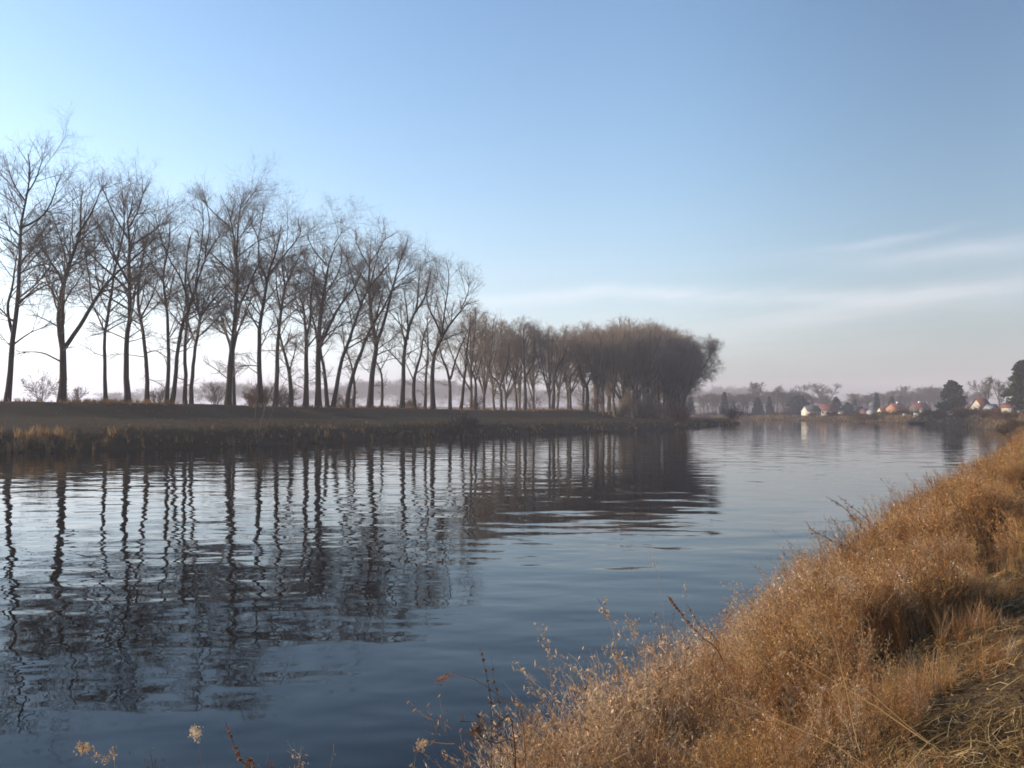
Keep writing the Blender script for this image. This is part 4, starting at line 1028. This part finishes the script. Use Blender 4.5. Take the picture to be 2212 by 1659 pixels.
stalk('dock_stalk', 'shorter rust stalk close beside the slanting dock stalk', [(560, 1720), (553, 1660), (545, 1630)], 4.3, .004, RUST, 'spike', RG, 'weed', 4, .4, .0055)
stalk('grass_stem', 'thin fine-branched grass stem standing alone between the reeds', [(590, 1720), (588, 1660), (583, 1620)], 4.3, .002, RUST, 'spray', RG, 'grass stem', 5, .6, .006, 10)
stalk('grass_stem', 'thin curved grass stem with a few hooked tips', [(640, 1720), (648, 1660), (655, 1620)], 4.3, .002, TAN, 'spray', RG, 'grass stem', 6, .5, .006, 10)
stalk('grass_stem', 'faint hair-thin grass stem nearest to the weed bank', [(715, 1720), (722, 1640), (724, 1600)], 4.3, .0016, TAN, 'spray', RG, 'grass stem', 7, .5, .005, 8)
stalk('grass_stem', 'faint blade beside the leftmost bottom reed', [(345, 1720), (338, 1650), (332, 1620)], 4.3, .002, DARK, 'spray', RG, 'grass stem', 8, .3, .005, 6)
stalk('reed', 'lone small pale plume over open water near the bottom edge', [(890, 1720), (898, 1640), (905, 1610), (920, 1593)], 4.4, .0016, TAN, 'plume', RG, 'reed', 9, .22, .009, 20)
stalk('dock_stalk', 'dark upright dock stalk, tallest of the pair at the weed edge', [(1062, 1560), (1056, 1480), (1048, 1440), (1038, 1396)], 5.6, .003, DARK, 'spike', WGp, 'weed', 10, .5, .0055)
stalk('dock_stalk', 'dark upright dock stalk, shorter of the pair at the weed edge', [(1080, 1560), (1068, 1470), (1062, 1415)], 5.6, .0025, DARK, 'spike', WGp, 'weed', 11, .5, .0055)
stalk('reed', 'thin stem arching far out over the water to the left', [(1130, 1560), (1090, 1510), (1040, 1470), (985, 1452), (945, 1465)], 5.5, .0035, RUST, 'plume', WGp, 'reed', 12, .18, .009, 25)
stalk('dead_branch', 'dark leafless stem jutting level over the water', [(1110, 1580), (1070, 1565), (1030, 1553), (994, 1553)], 5.4, .005, DARK, 'spray', WGp, 'branch', 13, .4, .006, 6)
stalk('dead_branch', 'dark crooked stem dangling beneath the level one', [(1110, 1625), (1070, 1600), (1040, 1585), (1030, 1565)], 5.3, .004, DARK, 'spray', WGp, 'branch', 14, .5, .012, 14)
stalk('tall_weed', 'tallest pale weed plume before open water, ragged head', [(1335, 1480), (1330, 1400), (1318, 1340), (1290, 1290)], 7.0, .004, TAN, 'spray', WGp, 'weed', 15, .55, .009, 60)
stalk('tall_weed', 'thin weed with a small double head at the outer weed edge', [(1190, 1500), (1185, 1420), (1172, 1355)], 6.4, .003, TAN, 'spray', WGp, 'weed', 16, .35, .008, 30)
stalk('tall_weed', 'weed topped by a detached-looking little umbel over the water', [(1378, 1460), (1374, 1400), (1362, 1330)], 7.2, .002, TAN, 'spray', WGp, 'weed', 17, .16, .009, 26)
stalk('dock_stalk', 'dark red-brown weed spike bending left over the water', [(1560, 1430), (1510, 1370), (1475, 1330), (1440, 1285)], 7.6, .005, RUST, 'spike', WGp, 'weed', 18, .45, .007, 80)
stalk('dock_stalk', 'smaller dark spike behind the bending red-brown one', [(1550, 1400), (1510, 1350), (1480, 1300)], 7.8, .004, RUST, 'spike', WGp, 'weed', 19, .3, .006, 40)
stalk('grass_stem', 'tallest hair-thin pale stem curving over the mid water', [(1440, 1440), (1432, 1330), (1420, 1240), (1400, 1188)], 7.6, .0022, PALE, 'plume', WGp, 'grass stem', 20, .12, .007, 8)
stalk('grass_stem', 'short hair-thin pale stem just right of the tallest one', [(1485, 1420), (1480, 1340), (1476, 1255)], 7.8, .0022, PALE, 'plume', WGp, 'grass stem', 21, .1, .006, 6)
stalk('twiggy_weed', 'dark twiggy weed fanned out over the water, tallest on the upper fringe', [(1900, 1190), (1860, 1140), (1820, 1095), (1782, 1072)], 15, .010, RUST, 'spray', WGp, 'weed', 22, .7, .011, 40)
stalk('twiggy_weed', 'lower dark twiggy weed pointing left from the upper fringe', [(1850, 1200), (1790, 1165), (1745, 1140)], 14.5, .009, RUST, 'spray', WGp, 'weed', 23, .7, .011, 40)
stalk('twiggy_weed', 'thin twiggy weed second behind the fanned-out dark one', [(1920, 1180), (1880, 1130), (1808, 1070)], 15.5, .008, RUST, 'spray', WGp, 'weed', 24, .7, .011, 30)
stalk('twiggy_weed', 'upright twiggy weed in front of the golden clump', [(2030, 1110), (2015, 1060), (1998, 1020)], 20, .010, RUST, 'spray', WGp, 'weed', 25, .6, .011, 40)

def bent(label, pts, d0, d1, r, col, seed, leaf=True):
    rng = np.random.default_rng(seed); n = len(pts)
    P = np.array([ppt(px, py, d0 + (d1 - d0) * k / (n - 1)) for k, (px, py) in enumerate(pts)])
    root = thing('broken_reed', label, 'reed', tuple(P[0]), 0, 'broken reeds across the path')
    c, L = resample(P - P[0], 24); r = r * .62; c = c + np.cumsum(rng.normal(size=c.shape) * L * .0022, axis=0); v, q = tubes(c[None], np.linspace(r, r * .5, 24)[None], 5)
    new_mesh('stem', v, q, M['dry'], root, np.repeat(np.array(col)[None], len(v), 0))
    if leaf:
        B, BR, BL = children(rng, c[None], np.full((1, 24), r), 4, .5, 1, (10, 40), lambda p, t: np.full(len(p), .22), 6, -.6, .1, 1, .003)
        v, q = ribbons(B, np.full(BR.shape, .006) * np.linspace(1, .2, 6), nrm(rng.normal(size=(len(B), 3)))); new_mesh('leaf', v, q, M['dry'], root, np.repeat(np.array(col)[None], len(v), 0))
SC_ = (.40, .27, .13)
bent('thick pale reed snapped over in an arch, nearest the corner', [(1925, 1690), (1985, 1615), (2035, 1578), (2085, 1582), (2140, 1600)], 4.0, 4.3, .0055, SC_, 1)
bent('long straight reed leaning left across the middle of the weeds', [(2000, 1600), (1900, 1530), (1800, 1470), (1690, 1410)], 4.6, 5.2, .0045, SC_, 2, False)
bent('upright pale reed rising through the golden weeds', [(1850, 1620), (1830, 1540), (1812, 1440), (1786, 1330)], 4.7, 5.1, .0045, SC_, 3, False)
bent('reed leaning right low between crossed stems', [(1600, 1690), (1680, 1630), (1760, 1570), (1800, 1530)], 4.2, 4.5, .004, SC_, 4, False)
bent('long reed crossing the bottom weeds toward the snapped arch', [(1560, 1500), (1700, 1560), (1800, 1610), (1900, 1680)], 4.9, 4.2, .0035, SC_, 6, False)
bent('thin reed slanting down right over the dark hollow', [(1860, 1480), (1960, 1560), (2040, 1620)], 4.7, 4.3, .003, SC_, 7, False)
bent('slender upright dead stem rising from the bottom edge', [(1412, 1690), (1418, 1600), (1430, 1500), (1440, 1440)], 4.5, 5.0, .003, SC_, 8, False)

# ------------------------------------------------------------------ haze, sky, sun, camera
def haze():
    m, N, L = mat('haze'); o = N.new('ShaderNodeOutputMaterial'); v = N.new('ShaderNodeVolumePrincipled')
    v.inputs['Color'].default_value = HAZE_COL; v.inputs['Density'].default_value = HAZE; v.inputs['Anisotropy'].default_value = 0.0
    L.new(v.outputs[0], o.inputs['Volume'])
    m.cycles.homogeneous_volume = True
    mb = MB(); mb.box(-1530, 1530, -1530, 1530, -2.6, 46)
    b = mb.build('haze', m); tag(b, 'thin winter haze over the river', 'haze', None, 'stuff')
HAZE, HAZE_COL = .00055, (.95, .9, 1, 1)
haze()

def world():
    w = bpy.data.worlds.new('World'); SC.world = w; w.use_nodes = True
    N, L = w.node_tree.nodes, w.node_tree.links; N.clear()
    o = N.new('ShaderNodeOutputWorld'); bg = N.new('ShaderNodeBackground'); L.new(bg.outputs[0], o.inputs[0])
    s = N.new('ShaderNodeTexSky'); s.sky_type = 'NISHITA'; s.sun_disc = False
    s.sun_elevation = math.radians(SUN_EL); s.sun_rotation = math.radians(-SUN_AZ)
    s.altitude = 100; s.air_density = 1.0; s.dust_density = SKY[1]; s.ozone_density = SKY[2]
    bg.inputs['Strength'].default_value = SKY[0]
    tc = N.new('ShaderNodeTexCoord'); sp = N.new('ShaderNodeSeparateXYZ'); L.new(tc.outputs['Generated'], sp.inputs[0])
    def mth(op, a, b=None, c=None):
        k = N.new('ShaderNodeMath'); k.operation = op
        for i, v in enumerate((a, b, c)):
            if v is None: continue
            if hasattr(v, 'links'): L.new(v, k.inputs[i])
            else: k.inputs[i].default_value = v
        return k.outputs[0]
    az = mth('ARCTAN2', sp.outputs[0], sp.outputs[1]); el = mth('ARCSINE', sp.outputs[2])
    # thin streaks of high cloud low over the horizon
    cb = N.new('ShaderNodeCombineXYZ'); L.new(mth('MULTIPLY', az, 3.2), cb.inputs[0]); L.new(mth('MULTIPLY', mth('ADD', el, mth('MULTIPLY', az, -.10)), 34), cb.inputs[1])
    n1 = noise(N, L, cb.outputs[0], 1.0, 5, .55)
    def gauss(x, c, wd): # bell round c
        t = mth('DIVIDE', mth('SUBTRACT', x, c), wd); return mth('EXPONENT', mth('MULTIPLY', mth('MULTIPLY', t, t), -1))
    wob = mth('MULTIPLY', mth('SUBTRACT', noise(N, L, tc.outputs['Generated'], 9, 4), .5), .022)
    e2 = mth('ADD', el, wob)
    st1 = mth('MULTIPLY', gauss(mth('SUBTRACT', e2, mth('MULTIPLY', gauss(az, .12, .10), .012)), .108, .0075), gauss(az, .17, .20))
    st2 = mth('MULTIPLY', gauss(mth('SUBTRACT', e2, mth('MULTIPLY', az, .02)), .137, .009), gauss(az, .42, .14))
    st3 = mth('MULTIPLY', gauss(mth('SUBTRACT', e2, mth('MULTIPLY', az, .10)), .124, .0045), gauss(az, .36, .06))
    st4 = mth('MULTIPLY', gauss(mth('SUBTRACT', e2, mth('MULTIPLY', mth('MULTIPLY', az, az), .18)), .07, .018), gauss(az, .34, .26))
    br = N.new('ShaderNodeMapRange'); L.new(n1, br.inputs[0]); br.inputs[1].default_value = .32; br.inputs[2].default_value = .66
    allst = mth('ADD', mth('ADD', mth('MULTIPLY', st1, 1.3), mth('MULTIPLY', st2, .7)), mth('ADD', mth('MULTIPLY', st3, .55), mth('MULTIPLY', st4, .75)))
    veil = mth('MULTIPLY', mth('MULTIPLY', gauss(el, .10, .05), .25), br.outputs[0])
    fac = mth('ADD', mth('MULTIPLY', allst, mth('ADD', mth('MULTIPLY', br.outputs[0], .8), .2)), veil)
    fac = mth('MULTIPLY', fac, CLOUD[0])
    grade = mixc(N, L, 1.0, s.outputs[0], SKYTINT, 'MULTIPLY')
    side = mth('COSINE', mth('ADD', az, math.radians(70)))       # toward the sun is brighter, away from it deeper
    sr = N.new('ShaderNodeMapRange'); sr.interpolation_type = 'SMOOTHSTEP'; sr.inputs[1].default_value = -.12; sr.inputs[2].default_value = .25; L.new(side, sr.inputs[0]); sstep = sr.outputs[0]
    grade = mixc(N, L, 1.0, grade, mth('ADD', mth('ADD', mth('MULTIPLY', sstep, .35), .67), mth('MULTIPLY', mth('MAXIMUM', mth('SUBTRACT', side, .3), 0.0), .3)), 'MULTIPLY')
    grade = mixc(N, L, mth('MULTIPLY', mth('MAXIMUM', mth('SUBTRACT', el, .18), 0.0), .95), grade, mixc(N, L, 1.0, grade, (.50, .66, .74), 'MULTIPLY'))
    bw = N.new('ShaderNodeRGBToBW'); L.new(grade, bw.inputs[0])
    mauve = mixc(N, L, 1.0, mth('MULTIPLY', bw.outputs[0], mth('ADD', mth('MULTIPLY', mth('MAXIMUM', mth('SUBTRACT', side, .1), 0.0), 2.7), .96)), HORIZON[1], 'MULTIPLY')
    hf = mth('MULTIPLY', mth('EXPONENT', mth('DIVIDE', mth('MAXIMUM', el, 0.0), -HORIZON[2])), HORIZON[0])
    grade = mixc(N, L, hf, grade, mauve)
    col = mixc(N, L, fac, grade, CLOUD[1])
    L.new(col, bg.inputs['Color'])
SKY = (.15, 1.2, 2.0)
HORIZON = (.93, (.545, .545, .645), .10)   # winter mist: how strong, its tint, how high it reaches
SKYTINT = (.95, 1.01, 1.04)
CLOUD = (.28, (5.4, 4.95, 5.1))
world()

S = Vector((-math.sin(math.radians(SUN_AZ)) * math.cos(math.radians(SUN_EL)), math.cos(math.radians(SUN_AZ)) * math.cos(math.radians(SUN_EL)), math.sin(math.radians(SUN_EL))))
sun = bpy.data.lights.new('sun', 'SUN'); sun.energy = 4.1; sun.angle = math.radians(.5); sun.color = (1, .82, .6)
so = bpy.data.objects.new('sun', sun); COL.objects.link(so); so.rotation_euler = S.to_track_quat('Z', 'Y').to_euler(); so.location = (-50, 20, 60)

cam = bpy.data.cameras.new('camera'); cam.sensor_width = 36; cam.lens = 36 * F / 2212; cam.clip_end = 6000; cam.clip_start = .1
co = bpy.data.objects.new('camera', cam); COL.objects.link(co); co.location = (0, 0, CAMZ)
co.rotation_euler = (math.radians(90) + math.atan((HY - 829.5) / F), 0, 0)
SC.camera = co
SC.view_settings.view_transform = 'Standard'; SC.view_settings.look = 'None'; SC.view_settings.exposure = .78; SC.view_settings.gamma = 1
SC.cycles.max_bounces = 6; SC.cycles.diffuse_bounces = 2; SC.cycles.glossy_bounces = 2; SC.cycles.transmission_bounces = 2; SC.cycles.volume_bounces = 0
SC.cycles.use_denoising = True; SC.cycles.caustics_reflective = False; SC.cycles.caustics_refractive = False
SC.cycles.pixel_filter_type = 'BLACKMAN_HARRIS'; SC.cycles.filter_width = 1.7
print('script s', time.time() - T00)
